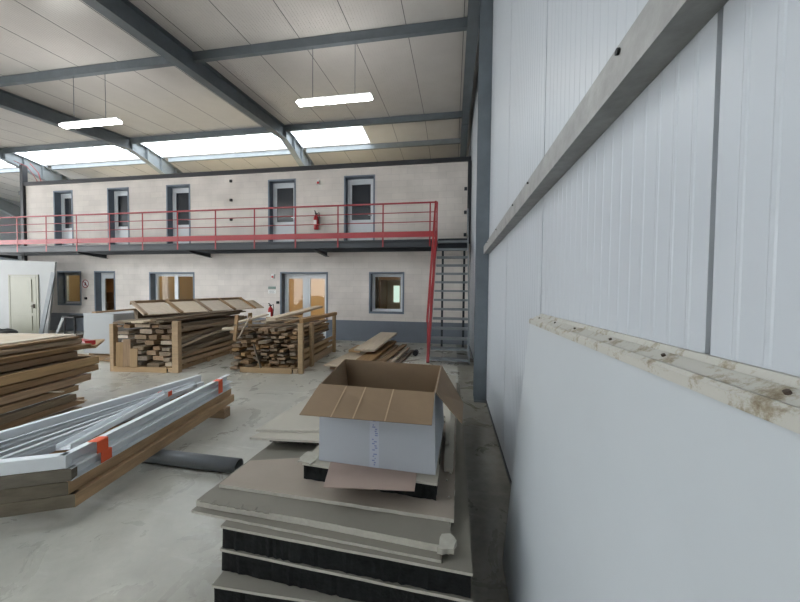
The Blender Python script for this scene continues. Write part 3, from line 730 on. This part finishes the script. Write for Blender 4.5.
# ------------------------------------------------------------------ stacked frames, left foreground
# plan outline of a frame: A near right corner, B far right end, Cc far left end, Dd near left corner
A = Vector((-2.60,1.77)); Bp = Vector((-2.97,3.90)); Cc = Vector((-3.37,3.80)); Dd = Vector((-3.62,1.28))
def off(a, b, d):
    n = (b-a).normalized(); return Vector((-n.y, n.x))*d
GF = 'frames stacked in the left foreground'
def frame(z, h, mat_long, mat_short, label, shift=0, endz=True, name='timber_framework', w=.06, channelled=False, far=1.0):
    t = thing(name, label, 'frame', (A.x, A.y, z), group=GF)
    sh = Vector((shift, shift*.4))
    a, b, c, d = [v-A+sh for v in (A, A.lerp(Bp, far), Dd.lerp(Cc, far) if False else Cc, Dd)]
    def rail(p, q, mt, nm, ch):
        n = (q-p).normalized(); s = Vector((-n.y, n.x))   # points inward (left of direction)
        m = Mesh()
        if ch:   # U channel open to the outside with lips
            tk = .004; prof = [(0,0),(.05,0),(.05,h),(0,h),(0,h-.012),(.0035,h-.012),(.0035,h-tk),(.05-tk,h-tk),(.05-tk,tk),(.0035,tk),(.0035,.012),(0,.012)]
            prof = [(x, y) for x, y in prof]
            pts = [(0,0),(.05,0),(.05,h),(0,h),(0,h-.006),(.044,h-.010),(.044,.010),(0,.006)]
            m.extr(pts, (p.x,p.y,0), (q.x,q.y,0), s=(s.x,s.y,0))
        else:
            m.extr([(.004,0),(w-.004,0),(w,.004),(w,h-.004),(w-.004,h),(.004,h),(0,h-.004),(0,.004)], (p.x,p.y,0), (q.x,q.y,0), s=(s.x,s.y,0))
        o = m.build(nm, mt, t)
        return o
    rail(a, b, mat_long, 'side_rail', channelled)
    n = (a-d).normalized()
    rail(d, a - n*.002, mat_short, 'end_rail', False)
    inn = off(c, d, .06)
    rail(c, d + Vector((.0,.07)), mat_long, 'side_rail', channelled)
    return t
woodL = mat('brown_rail_wood', S(184,152,116), .75, 0, .35, 4, bump=.15, bscale=10, stretch=(3,1,8), rand=.08)
woodG = mat('grey_rail_wood', S(112,103,88), .8, 0, .35, 4, bump=.15, bscale=10, stretch=(1,3,8), rand=.06)
frame(.13, .092, woodL, woodG, 'lowest brown timber frame of the stack in the left foreground', shift=.035)
frame(.224, .092, woodL, woodG, 'second timber frame from the floor in the left foreground stack', shift=.0)
frame(.318, .088, channel, woodG, 'third frame from the floor, white channel sides and bare timber end', shift=.018, name='channel_framework', channelled=True)
frame(.408, .092, channel, channel, 'topmost white channel frame of the left foreground stack', shift=-.012, name='channel_framework', channelled=True)
# cross rails at the far end
for i, z in enumerate((.17, .27, .355)):
    plank((-3.27,3.74-.1*i,z), (-3.06,3.76-.1*i,z), .05, .05, wood, 'short brown cross bar at the far end of the frame stack, %s of three' % ('lowest','middle','topmost')[i], name='cross_bar', cat='bar', group='cross bars in frame stack')
# orange tape on the outer side
def tape(y, z0, z1, label):
    t = (y-A.y)/(Bp.y-A.y); p = A.lerp(Bp, t); d = (Bp-A).normalized(); n = Vector((d.y, -d.x))
    m = Mesh()
    vs = []
    for s in (-.045, .045):
        for zz, o_ in ((z0,.022),(z1,.022),(z1,.026),(z0,.026)):
            q = p + d*s + n*o_; vs.append((q.x, q.y, zz))
    m.add(vs, [(0,1,2,3),(4,7,6,5),(0,4,5,1),(1,5,6,2),(2,6,7,3),(3,7,4,0)])
    for s in (-.045,):
        pa = p+d*s+n*.022; pb = p+d*.045+n*.022; pc = pb-n*.07; pd = pa-n*.07
        m.slab([pa, pb, pc, pd], z1, z1+.003)
    m.build('orange_tape', orange, label=label, cat='tape', group='orange tapes on frames')
tape(2.0, .412, .502, 'orange tape on the topmost frame near its near right corner')
tape(2.03, .325, .404, 'orange tape on the third frame near its near right corner')
tape(3.6, .34, .502, 'orange tape at the far right end of the frame stack')
# loose channels lying inside the frame, running lengthwise
GC = 'loose channels inside the frame stack'
def uchan(p, q, w, h, mt, label, slot=True):
    t = thing('metal_channel', label, 'channel', p, group=GC)
    P = Vector((0,0,0)); Q = Vector(q)-Vector(p); d = Q.normalized(); s = Vector((-d.y, d.x, 0)).normalized(); u = d.cross(s)
    tk = .006
    m = Mesh()
    if slot == 3: m.extr([(-w/2,0),(-w/2+tk,0),(-w/2+tk,h-tk),(w/2-tk,h-tk),(w/2-tk,0),(w/2,0),(w/2,h),(-w/2,h)], P, Q, s=s, u=(0,0,1))
    else: m.extr([(-w/2,0),(w/2,0),(w/2,h),(w/2-tk,h),(w/2-tk,tk),(-w/2+tk,tk),(-w/2+tk,h),(-w/2,h)], P, Q, s=s, u=(0,0,1))
    m.build('channel_body', mt, t)
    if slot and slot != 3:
        m = Mesh(); m.extr([(-w/2+tk,tk),(w/2-tk,tk),(w/2-tk,tk+.004),(-w/2+tk,tk+.004)], P+d*.02, Q-d*.02, s=s, u=(0,0,1)); m.build('channel_lining', mt if slot == 1 else slot_shade, t)  # dark strip paints shade into the slot; otherwise it matches the body
    return t
# cross bearers carrying them
def xr_(y): return A.lerp(Bp, (y-A.y)/(Bp.y-A.y)).x-.085
def xl_(y): return Cc.lerp(Dd, (Cc.y-y)/(Cc.y-Dd.y)).x+.09
for i, (y, z) in enumerate(((1.80,.415),(2.6,.415),(3.35,.415))):
    plank((xl_(y),y,z-.035), (xr_(y)-.0,y,z-.035), .06, .055, wood, 'timber bearer hidden under the loose channels, %s' % ('nearest','middle','farthest')[i], name='timber_bearer', cat='bearer', group='bearers under channels')
zc = .411
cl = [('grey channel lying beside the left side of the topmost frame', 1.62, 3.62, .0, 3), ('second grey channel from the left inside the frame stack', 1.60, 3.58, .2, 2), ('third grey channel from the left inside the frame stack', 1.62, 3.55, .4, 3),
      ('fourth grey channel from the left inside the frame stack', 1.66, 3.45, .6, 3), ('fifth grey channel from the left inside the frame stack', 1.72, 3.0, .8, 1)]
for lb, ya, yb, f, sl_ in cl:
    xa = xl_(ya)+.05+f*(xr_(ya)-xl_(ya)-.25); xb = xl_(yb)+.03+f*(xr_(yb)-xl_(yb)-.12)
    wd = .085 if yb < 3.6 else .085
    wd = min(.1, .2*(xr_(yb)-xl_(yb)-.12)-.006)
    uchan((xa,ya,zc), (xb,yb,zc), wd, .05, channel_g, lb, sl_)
c5 = uchan((-2.80,1.88,.463), (-3.17,3.12,.463), .10, .045, channel, 'white channel with orange tape at its far end, lying askew inside the frame stack')
m = Mesh(); d = (Vector((-3.17,3.12,0))-Vector((-2.80,1.88,0))); d.normalize(); s = Vector((-d.y,d.x,0))
pp = d*1.20
m.extr([(-.055,-.003),(.055,-.003),(.055,.05),(.051,.05),(.051,-.0005),(-.051,-.0005),(-.051,.05),(-.055,.05)], pp, pp+d*.07, s=s, u=(0,0,1))
m.build('orange_tape', orange, c5)
# block under the far end, pipe under the middle
Mesh().cut(-3.45, -2.86, 3.62, 3.74, 0, .128, .006).build('timber_block', wood, label='timber block under the far end of the frame stack', cat='block')
pp = thing('plastic_pipe', 'dark grey plastic pipe lying on the floor under the frame stack', 'pipe', (0,0,0))
m = Mesh(); n = 28; P0, P1 = Vector((-3.7,2.60,.064)), Vector((-1.88,2.565,.064)); d = (P1-P0).normalized(); s = Vector((-d.y,d.x,0))
vs = []
for e in (P0, P1):
    for r in (.064, .056):
        for k in range(n): vs.append(e + s*math.cos(2*PI*k/n)*r + Vector((0,0,1))*math.sin(2*PI*k/n)*r)
fs = []
for k in range(n):
    j = (k+1)%n
    fs += [(k,j,2*n+j,2*n+k), (n+j,n+k,3*n+k,3*n+j), (2*n+k,2*n+j,3*n+j,3*n+k), (j,k,n+k,n+j)]
m.add(vs, fs); m.build('pipe_tube', pipe_m, pp, smooth=True)

# ------------------------------------------------------------------ timber pile at the left edge
GP = 'timbers in the left pile'
ang = Vector((-.17,.985)); nrm = Vector((.985,.17))
def P2(u, v, z):       # u along the pile, v to the left of its right face
    b = Vector((-4.72,2.6)) + ang*u - nrm*v; return (b.x, b.y, z)
layers = [ # z, h, mats, list of (v, u0, u1, w)
 (.05,.09,wood,[(.02,-1.3,.86,.12),(.55,-.9,.9,.12),(1.05,-.9,.9,.12)],'y'),
 (.145,.09,wood,[(.06,-1.1,.95,.10),(.3,-1.1,.8,.12),(.7,-1.1,.9,.12),(1.1,-1.1,.9,.12)],'y'),
 (.245,.10,wood_grey,[(.01,-1.3,.78,.11),(.4,-1.0,.9,.12),(.9,-1.0,1.0,.12)],'y'),
 (.345,.09,wood,[(.03,-1.3,.84,.11),(.5,-1.0,.9,.12),(1.0,-1.0,1.0,.12)],'y'),
 (.445,.10,wood,[(.04,-1.2,1.02,.12),(.35,-1.0,1.0,.12),(.95,-1.0,1.0,.12)],'y'),
 (.55,.10,wood,[(.06,-1.1,1.15,.11),(.6,-1.0,1.1,.12),(1.05,-1.0,1.1,.12)],'y'),
 (.66,.11,wood_new,[(.0,-1.2,1.12,.05),(.42,-1.1,.75,.6),(1.03,-1.1,1.2,.05)],'y'),  # wide middle timber is an added filler blocking the bright gap
 (.775,.09,wood,[(.12,-.3,.92,.14),(.5,-1.0,1.1,.14),(.9,-1.0,1.1,.14),(1.2,-1.0,1.2,.12)],'y'),
 (.865,.075,wood,[(.08,-1.2,1.05,.16),(.45,-1.0,1.3,.14),(.85,-1.0,1.3,.14),(1.15,-1.0,1.3,.14)],'y'),
 (.945,.07,wood_grey,[(.16,-.9,1.0,.2),(.55,-1.0,1.4,.2),(.95,-1.0,1.4,.2)],'y'),
]
for li, (z, h, mt, items, _) in enumerate(layers):
    for k, (v, u0, u1, w) in enumerate(items):
        sk = random.uniform(-.02,.02)
        plank(P2(u0, v, z), P2(u1, v+sk, z), w, h*random.uniform(.8,.97), mt, 'rough timber in the left pile, %s layer from the floor, %s' % (ORD[li], ['right face','second in from the right','third in from the right','far left'][k]), name='timber_beam', cat='timber', group=GP)
# end bar of the open box-like layer
plank(P2(1.09,.03,.66), P2(1.14,.97,.66), .045, .108, wood_new, 'light timber end bar closing the open frame in the left pile', name='timber_beam', cat='timber', group=GP)
# thin battens sticking out
for z, u, l in ((.1975,.78,'lower'), (.3975,.5,'upper')):
    plank(P2(u,-.17,z), P2(u-.02,.5,z), .035, .012, wood_pale, '%s thin batten sticking out of the right side of the left pile' % l, name='wooden_batten', cat='batten', group='battens sticking out of the left pile')
# boards on top
t = thing('board_panel', 'wide pale boarded panel lying on top of the left pile', 'panel', P2(0,0,.985), math.atan2(ang.y, ang.x)-PI/2)
for i in range(7):
    Mesh().cut(-.28-.16*(i+1)+.003, -.28-.16*i, -1.1, 1.12+.02*(i%3), .0, .028, .003).build('board', wood_pale, t)
for u in (-.6, .3, 1.0): pass
t.location.z += .0
plank(P2(-1.0,.16,1.0), P2(.95,.12,.995), .12, .03, wood, 'brown board along the right edge on top of the left pile', name='timber_beam', cat='timber', group=GP)
bagr = Mesh().slab([(-5.62,3.95),(-5.30,3.93),(-5.28,4.08),(-5.6,4.1)], .86, .92, jit=.008, step=.04)
# red strap bundle seen behind the pile
plank((-5.25,3.88,.855), (-5.55,3.96,.855), .12, .06, ext_red, 'small red plastic bundle at the far end of the left pile', name='red_bundle', cat='bundle')
plank((-5.2,3.80,.80), (-5.75,4.35,.80), .2, .04, wood, 'short brown board carrying the red bundle', name='timber_beam', cat='timber', group=GP)
# ------------------------------------------------------------------ timbers behind the left pile, white block on them
for i in range(4):
    plank((-8.9+.1*i,6.2+.33*i,.05), (-6.95,6.0+.33*i,.05), .16, .09, wood, 'brown timber under the white block behind the left pile, %s' % ['nearest','second','third','farthest'][i], name='timber_beam', cat='timber', group='timbers under the white block')
Mesh().cut(-8.72, -7.86, 6.3, 7.2, .10, 1.06, .012).build('white_block', part_white, label='big white block standing on timbers between the left pile and the pallet crate', cat='block')
Mesh().cut(-7.84, -7.45, 6.95, 7.25, .10, 1.10, .012).build('white_sheet_block', part_white, label='narrower white block right behind the big white block', cat='block')

# ------------------------------------------------------------------ pallet crates
def crate(x0, x1, y0, y1, zt, label, posts, sides):
    t = thing('pallet_crate', label, 'crate', (0,0,0))
    W_ = wood_new
    for x in (x0+.045, (x0+x1)/2, x1-.045):
        Mesh().cut(x-.045, x+.045, y0, y1, 0, .07, .004).build('runner', W_, t)
    k = int((y1-y0)/.16)
    for i in range(k):
        y = y0+.01+i*(y1-y0-.12)/(k-1)
        Mesh().cut(x0, x1, y, y+.1, .071, .092, .003).build('deck_board', W_, t)
    Mesh().cut(x0, x1-.1, y0-.025, y0-.001, .0, .11, .003).build('front_board', W_, t)
    for (px, py, w, d, z) in posts: Mesh().cut(px-w/2, px+w/2, py-d/2, py+d/2, .0, z, .004).build('post', W_, t)
    for (ya, yb, za, zb_) in sides: Mesh().bar((x1+.0135, ya, za), (x1+.0135, yb, zb_), .024, .08).build('side_board', W_, t)
    return t
def rotate_since(names0, pivot, ang_):
    M_ = Matrix.Translation(pivot) @ Matrix.Rotation(ang_, 4, 'Z') @ Matrix.Translation(-Vector(pivot))
    for o in list(C.objects):
        if o.name not in names0 and o.parent is None: o.matrix_basis = M_ @ o.matrix_basis
def fill(x0, x1, y0, y1, z0, z1, nx, nz, mats, what, group, seed, short=False, rl_=.04, front=.12):
    random.seed(seed); hh = (z1-z0)/nz
    for j in range(nz):
        cuts = [x0 + (x1-x0)*i/nx for i in range(nx+1)]
        for i in range(1, nx): cuts[i] += random.uniform(-.3,.3)*(x1-x0)/nx
        for i in range(nx):
            a, b = cuts[nx-1-i]+.004, cuts[nx-i]-.004; w = b-a; h = hh*random.uniform(.5,.88)
            ya = y0+random.uniform(-front,.14); yb = y1-random.uniform(.0,.5 if not short else 1.2)
            cx = (a+b)/2; mx = max(0, min(.03, w*.15))
            z = z0+hh*j+h/2+.002; dz = hh-h-.004
            ww = w - mx
            o = plank((cx+random.uniform(-mx,mx)/2, ya, z+random.uniform(0,dz)), (cx+random.uniform(-mx,mx)/2, yb, z+random.uniform(0,dz)), ww*random.uniform(.75,.97), h, random.choice(mats),
                  '%s, %s layer from the bottom, %s' % (what, ORD[j], ACR[i]), name='wooden_plank', cat='plank', group=group, roll=random.uniform(-rl_, rl_))

seen = set(o.name for o in C.objects)
crate(-6.65,-5.46,5.47,8.35,1.0, 'long wooden pallet crate full of old planks, left of the other crate',
      [(-5.385,5.50,.13,.1,1.02),(-5.38,8.3,.08,.09,1.0),(-6.70,5.5,.08,.09,.95),(-5.405,7.4,.03,.08,.11),(-5.405,6.5,.03,.08,.11)], [(5.56,8.25,.16,.16),(5.56,8.25,.28,.30)])
fill(-6.62,-5.48,5.5,8.3,.094,.96,4,8,[wood_grey,wood_grey,wood_pale,wood], 'old grey-brown plank in the long left crate', 'planks in the long crate', 11, front=.06)
# planks laid against the right flank of the long crate
for i, (p, q, w, h) in enumerate((((-5.435,5.7,.40),(-5.435,8.0,.44),.03,.09), ((-5.435,5.62,.52),(-5.435,7.9,.58),.03,.08), ((-5.435,5.6,.63),(-5.435,8.1,.80),.025,.05), ((-5.435,5.8,.80),(-5.435,8.2,.90),.03,.06))):
    plank(p, q, w, h, wood_grey, 'grey plank on the right flank of the long crate, %s of four' % ['lowest','second','slanting one','topmost'][i], name='wooden_plank', cat='plank', group='planks on the flank of the long crate')
for i, (za, zb_, bd, w) in enumerate(((.30,.52,.03,.05),(.50,.72,.05,.04),(.66,.93,-.03,.05),(.86,.80,.0,.07))):
    plank((-5.41+.026*(i%2),5.62+.02*i,za), (-5.41+.026*(i%2),8.2-.1*i,zb_), .02, w, wood_pale if i == 1 else wood_grey, 'thin slanting grey plank outside the right flank of the long crate, %s' % ['lowest','second','third','topmost'][i], name='wooden_plank', cat='plank', group='slanting planks on the long crate', bend=bd)
for i, z in enumerate((.22,.46,.70,.88)):
    plank((-6.98+.05*i,5.62+.1*(i%2),z), (-6.76,5.66+.1*(i%2),z), .14, .035, wood, 'short plank end sticking out left of the long crate, %s' % ORD[i], name='wooden_plank', cat='plank', group='plank ends left of the long crate')
plank((-6.86,5.72,.0), (-6.861,5.72,.92), .06, .05, wood, 'upright timber left of the long crate holding plank ends', name='wooden_plank', cat='plank')
# wood bits standing in the left front corner of crate one
for i, (x, z0_, z1_) in enumerate(((-6.47,.115,.60),(-6.33,.115,.66),(-6.19,.115,.48))):
    plank((x,5.395,z0_), (x+.01,5.40,z1_), .03, .12, wood_new if i != 1 else wood, 'short upright board at the front of the long crate, %s' % ['left','middle','right'][i], name='wooden_plank', cat='plank', group='upright boards at front of long crate')
for i in range(6):
    z = .97+.0*i
for i, (x, y, z, w, yaw) in enumerate(((-6.45,5.35,.985,.28,-.02),(-6.1,5.35,.985,.26,.03),(-5.78,5.4,.985,.22,0))):
    plank((x,y,z), (x+yaw,8.3,z), w, .04, wood_grey, 'wide grey board closing the top of the long crate, %s' % ['left','middle','right'][i], name='wooden_plank', cat='plank', group='top boards of the long crate')
for i, (x, y, z, w, yaw) in enumerate(((-6.2,5.2,1.028,.3,.02),(-5.88,5.15,1.03,.24,-.01),(-5.62,5.35,1.028,.16,.02))):
    plank((x,y,z), (x+yaw,8.35,z+.01), w, .035, wood_grey if i != 1 else wood_pale, 'upper loose board under the battened panel, %s' % ['left','middle','right'][i], name='wooden_plank', cat='plank', group='upper loose boards of the long crate')
plank((-5.58,5.15,1.068), (-5.60,8.2,1.076), .12, .028, wood_grey, 'topmost loose board by the right edge under the battened panel', name='wooden_plank', cat='plank')

rotate_since(seen, (-5.45,5.5,0), math.radians(6.5))
# battened panel resting on top like a lid, higher at the back
lid = thing('battened_panel', 'pale battened board panel resting aslant on the long crate like a roof', 'panel', (0,0,0))
LA, LB, LC, LD = Vector((-5.90,5.28,1.135)), Vector((-5.55,8.55,1.11)), Vector((-6.12,8.7,1.385)), Vector((-6.66,5.68,1.345))
n = (LB-LA).cross(LD-LA).normalized()
if n.z < 0: n = -n
def lq(u, v, h): return LA.lerp(LB, u).lerp(LD.lerp(LC, u), v) + n*h
def lbox(m, u0, u1, v0, v1, h0, h1):
    m.add([lq(u0,v0,h0),lq(u1,v0,h0),lq(u1,v1,h0),lq(u0,v1,h0),lq(u0,v0,h1),lq(u1,v0,h1),lq(u1,v1,h1),lq(u0,v1,h1)], [(0,3,2,1),(4,5,6,7),(0,1,5,4),(1,2,6,5),(2,3,7,6),(3,0,4,7)])
for k in range(4):
    m = Mesh(); lbox(m, .23*k+.002, .23*(k+1)-.01, 0, .93, 0, .018); m.build('board', wood_pale, lid)
m = Mesh(); lbox(m, .922, 1.06, .05, .8, 0, .018); m.build('board', wood_pale, lid)
for k in range(5):
    m = Mesh(); u = .23*k; lbox(m, u-.0, u+.022, -.03, 1.0, .019, .05); m.build('batten', wood, lid)
m = Mesh(); lbox(m, 0, .95, 1.01, 1.04, -.03, .05); m.build('ridge_batten', wood, lid)
plank((-6.68,5.0,1.20), (-6.60,7.2,1.26), .12, .03, wood, 'brown board under the high edge of the battened panel', name='wooden_plank', cat='plank', group='boards under the battened panel')
plank((-6.62,5.75,1.125), (-6.56,7.9,1.125), .1, .22, wood_grey, 'grey timber propping up the high edge of the battened panel', name='wooden_plank', cat='plank', group='boards under the battened panel')

seen = set(o.name for o in C.objects)
crate(-4.20,-3.02,5.88,8.2,.98, 'shorter wooden pallet crate full of scrap wood with raised right side',
      [(-2.965,5.93,.1,.08,1.0),(-2.965,8.2,.08,.08,.99),(-2.972,6.55,.06,.13,.96)], [(5.98,8.15,.14,.14),(5.98,8.15,.27,.27),(5.98,8.15,.40,.40)])
fill(-4.18,-3.04,5.9,8.1,.094,.91,6,10,[wood,wood,wood_grey], 'split scrap plank in the right crate', 'scrap planks in the right crate', 23, rl_=.1, front=.13)
# top of crate two
random.seed(5)
tops = [((-4.4,6.0,.935),(-3.15,6.35,.935),.14,.03,wood_grey),((-4.1,6.6,.94),(-3.35,8.2,.945),.16,.04,wood_pale),((-4.35,6.7,.935),(-4.0,8.1,.935),.2,.035,wood_grey),
        ((-3.80,6.35,1.03),(-3.42,8.3,1.21),.24,.06,wood_pale),((-3.40,6.25,.98),(-3.30,7.9,1.00),.14,.04,wood),((-4.15,6.9,1.0),(-3.85,8.1,1.03),.16,.05,wood),((-4.36,6.05,.98),(-4.1,6.75,1.10),.15,.03,wood_pale)]
names = ['crossways at the front','pale one in the middle','grey one at the left','long pale one rising to the back','brown one by the raised side','brown one behind','short pale one rising at the left front']
for (p, q, w, h, mt), nm in zip(tops, names):
    plank(p, q, w, h, mt, 'loose board on top of the right crate, %s' % nm, name='wooden_plank', cat='plank', group='loose boards on the right crate')
plank((-3.88,5.80,.60), (-3.72,5.79,.12), .05, .02, wood_grey, 'thin splintered slat hanging down the front of the right crate', name='wooden_plank', cat='plank')
plank((-4.18,5.78,.70), (-3.98,5.86,1.12), .14, .02, wood_pale, 'short pale board standing askew at the left front of the right crate', name='wooden_plank', cat='plank')
plank((-4.36,5.95,.62), (-4.34,6.0,1.14), .10, .03, wood, 'short brown board standing up at the left front of the right crate', name='wooden_plank', cat='plank')
for i in range(9):
    z = .06+i*.092; x = -4.34+random.uniform(-.06,.03)
    plank((x,5.9+random.uniform(0,.15),z), (x+random.uniform(-.03,.01),7.5+random.uniform(-.5,.5),z+.01), .17, .055, random.choice([wood_grey, wood]), 'scrap plank left of the right crate, %s from below' % ORD[i], name='wooden_plank', cat='plank', group='scrap planks outside the left of the right crate')
plank((-4.66,6.05,.845), (-4.28,6.15,.845), .2, .05, wood_pale, 'pale board end sticking out left between the two crates', name='wooden_plank', cat='plank')

plank((-2.955,5.9,1.045), (-2.955,8.3,1.035), .09, .085, wood, 'heavy top rail laid along the raised right side of the right crate', name='timber_rail', cat='rail')
rotate_since(seen, (-2.95,5.9,0), math.radians(4.5))

# ------------------------------------------------------------------ low pile near the facade
GL = 'boards in the low pile near the stair'
low = [((-2.42,6.3,.06),(-2.35,8.6,.06),.2,.1,wood,'lowest left timber'),((-2.05,6.2,.06),(-1.95,9.2,.06),.2,.1,wood,'lowest middle timber'),((-1.7,6.3,.06),(-1.62,9.1,.06),.16,.1,wood_grey,'lowest right timber'),
       ((-2.35,6.1,.135),(-2.2,8.5,.135),.45,.03,wood_pale,'wide pale board at the left'),((-1.85,6.1,.155),(-1.8,9.3,.165),.40,.07,wood,'wide brown board in the middle'),
       ((-2.0,7.1,.29),(-1.86,9.3,.41),.5,.05,wood_pale,'broad pale board highest on the pile'),((-1.42,6.2,.03),(-1.3,8.9,.03),.12,.05,wood_pale,'pale timber on the floor at the right'),((-1.22,6.6,.03),(-1.08,8.7,.03),.1,.05,wood_grey,'grey timber on the floor farthest right'),
       ((-1.52,6.4,.12),(-1.34,9.0,.13),.14,.05,wood,'brown timber at the right side'),((-1.32,6.7,.085),(-1.2,8.8,.085),.08,.05,wood_pale,'thin pale batten on the right')]
for p, q, w, h, mt, nm in low:
    plank(p, q, w, h, mt, '%s of the low pile near the stair' % nm, name='wooden_board', cat='board', group=GL)
pf = thing('slatted_pallet', 'small light wooden frame lying on the low pile near the stair', 'frame', (0,0,0))
for p, q in (((-2.5,7.5,.185),(-2.22,7.5,.185)),((-2.5,8.2,.185),(-2.22,8.2,.185)),((-2.47,7.53,.19),(-2.47,8.17,.19)),((-2.25,7.53,.19),(-2.25,8.17,.19))):
    Mesh().bar(p, q, .05, .06).build('frame_bar', wood_new, pf)
Mesh().tube([(-.93,8.1,.07),(-.93,8.3,.07)], .07, 12).build('black_cap', rubber, label='small black round cap on the floor right of the low pile', cat='cap')

# ------------------------------------------------------------------ far left: partition with cream door, bags, clutter
pt = thing('partition_panel', 'white partition panel with a cream door at the far left under the walkway', 'partition', (0,0,0))
m = Mesh(); yP = 9.2
m.add([(-18.6,yP,0),(-14.3,yP,0),(-13.88,yP,2.58),(-18.6,yP,2.74),(-18.6,yP+.05,0),(-14.3,yP+.05,0),(-13.88,yP+.05,2.58),(-18.6,yP+.05,2.74)], [(0,1,2,3),(7,6,5,4),(0,4,5,1),(1,5,6,2),(2,6,7,3),(3,7,4,0)])
m.build('wall_sheet', part_white, pt)
m = Mesh(); m.box(-15.97,-15.90,yP-.03,yP-.001,0,2.13); m.box(-14.70,-14.62,yP-.03,yP-.001,0,2.13); m.box(-15.90,-14.70,yP-.03,yP-.001,2.08,2.13); m.build('door_frame', cream, pt)
m = Mesh(); m.box(-15.88,-14.72,yP-.028,yP-.002,.02,2.07); dl = m.build('door_leaf', cream, pt)
for za, zb_ in ((1.15,1.95),(.75,1.05),(.12,.65)):
    m = Mesh(); m.box(-15.70,-14.9,yP-.045,yP-.029,za,zb_); m.build('door_panel', cream, dl)
Mesh().bar((-14.80,yP-.06,1.0),(-14.92,yP-.06,1.0),.02,.02).bar((-14.8,yP-.03,1.0),(-14.8,yP-.065,1.0),.03,.14).build('door_handle', metal_dark, dl)
plank((-14.35,9.05,.03), (-13.82,9.1,2.2), .03, .16, steel_l, 'grey board leaning at the right edge of the white partition', name='leaning_board', cat='board')
def bag(x, y, sx, sy, sz, label, seed):
    random.seed(seed); bm = bmesh.new(); bmesh.ops.create_icosphere(bm, subdivisions=3, radius=1)
    for v in bm.verts:
        r = 1+.12*math.sin(v.co.x*7+seed)+.1*math.sin(v.co.y*9+v.co.z*6+seed*2)+random.uniform(-.03,.03)
        z = v.co.z*r; z = max(z, -.75)
        v.co = Vector((x+v.co.x*r*sx, y+v.co.y*r*sy, (z+.75)*sz))
    Mesh().frombm(bm).build('rubbish_bag', rubber, label=label, cat='bag', group='black bags at far left', smooth=True)
bag(-14.5, 8.15, .38, .33, .17, 'black plastic bag on the floor before the cream door, right one', 2)
bag(-15.5, 8.2, .42, .38, .22, 'black plastic bag on the floor before the partition, left one', 5)
bag(-16.55, 8.1, .4, .35, .32, 'tallest black plastic bag at the left picture edge', 9)
t = thing('small_table', 'small black stool with white board leaning on it, left of the white block', 'stool', (-13.1, 9.2, 0))
Mesh().cut(-.25,.25,-.2,.2,.62,.68,.01).build('seat', rubber, t)
for sx in (-.22,.2):
    for sy in (-.17,.15): Mesh().box(sx,sx+.03,sy,sy+.03,0,.62).build('leg', rubber, t)
plank((-13.75,9.1,.02), (-13.42,9.1,.66), .02, .1, part_white, 'short white board leaning on the black stool', name='leaning_board', cat='board')
# cables and red straps at the top left of the block
Mesh().tube([(-16.3,FY+.1,5.83),(-16.35,FY,6.1),(-16.5,FY-.1,6.4),(-16.8,FY-.3,6.55)], .012, 8).build('hanging_cable', red, label='red cable rising from the top left corner of the office block', cat='cable')
Mesh().tube([(-16.2,FY+.15,5.83),(-16.2,FY+.05,6.2),(-16.35,FY-.1,6.5)], .012, 8).build('hanging_cable', ext_red, label='second red cable right beside the first at the block corner', cat='cable')

# ------------------------------------------------------------------ light
w = bpy.data.worlds.new('World'); bpy.context.scene.world = w; w.use_nodes = True
bg = w.node_tree.nodes['Background']; bg.inputs[0].default_value = (.975,.99,1,1); bg.inputs[1].default_value = 13.0
def area(x, y, z, sx, sy, e, rot, col=(.95,.98,1), nm='daylight'):
    l = bpy.data.lights.new(nm, 'AREA'); l.shape = 'RECTANGLE'; l.size = sx; l.size_y = sy; l.energy = e; l.color = col
    o = bpy.data.objects.new(nm, l); o.location = (x, y, z); o.rotation_euler = rot; C.objects.link(o)

# ------------------------------------------------------------------ camera
cam = bpy.data.cameras.new('Camera'); cam.sensor_fit = 'HORIZONTAL'; cam.sensor_width = 36; cam.lens = 14.4; cam.clip_start = .02; cam.clip_end = 200
co = bpy.data.objects.new('Camera', cam); C.objects.link(co)
right = Vector((0.9865240,0.1633361,0.0095768)); down = Vector((0.0142951,-0.0277363,-0.9995131)); fwd = Vector((-0.1629910,0.9861805,-0.0296975))
R = Matrix((right, -down, -fwd)).transposed().to_4x4()
co.matrix_world = Matrix.Translation((0,0,1.65)) @ R
sc = bpy.context.scene; sc.camera = co
sc.view_settings.view_transform = 'Standard'; sc.view_settings.look = 'None'; sc.view_settings.exposure = -0.58; sc.view_settings.gamma = 1; sc.view_settings.use_curve_mapping = False
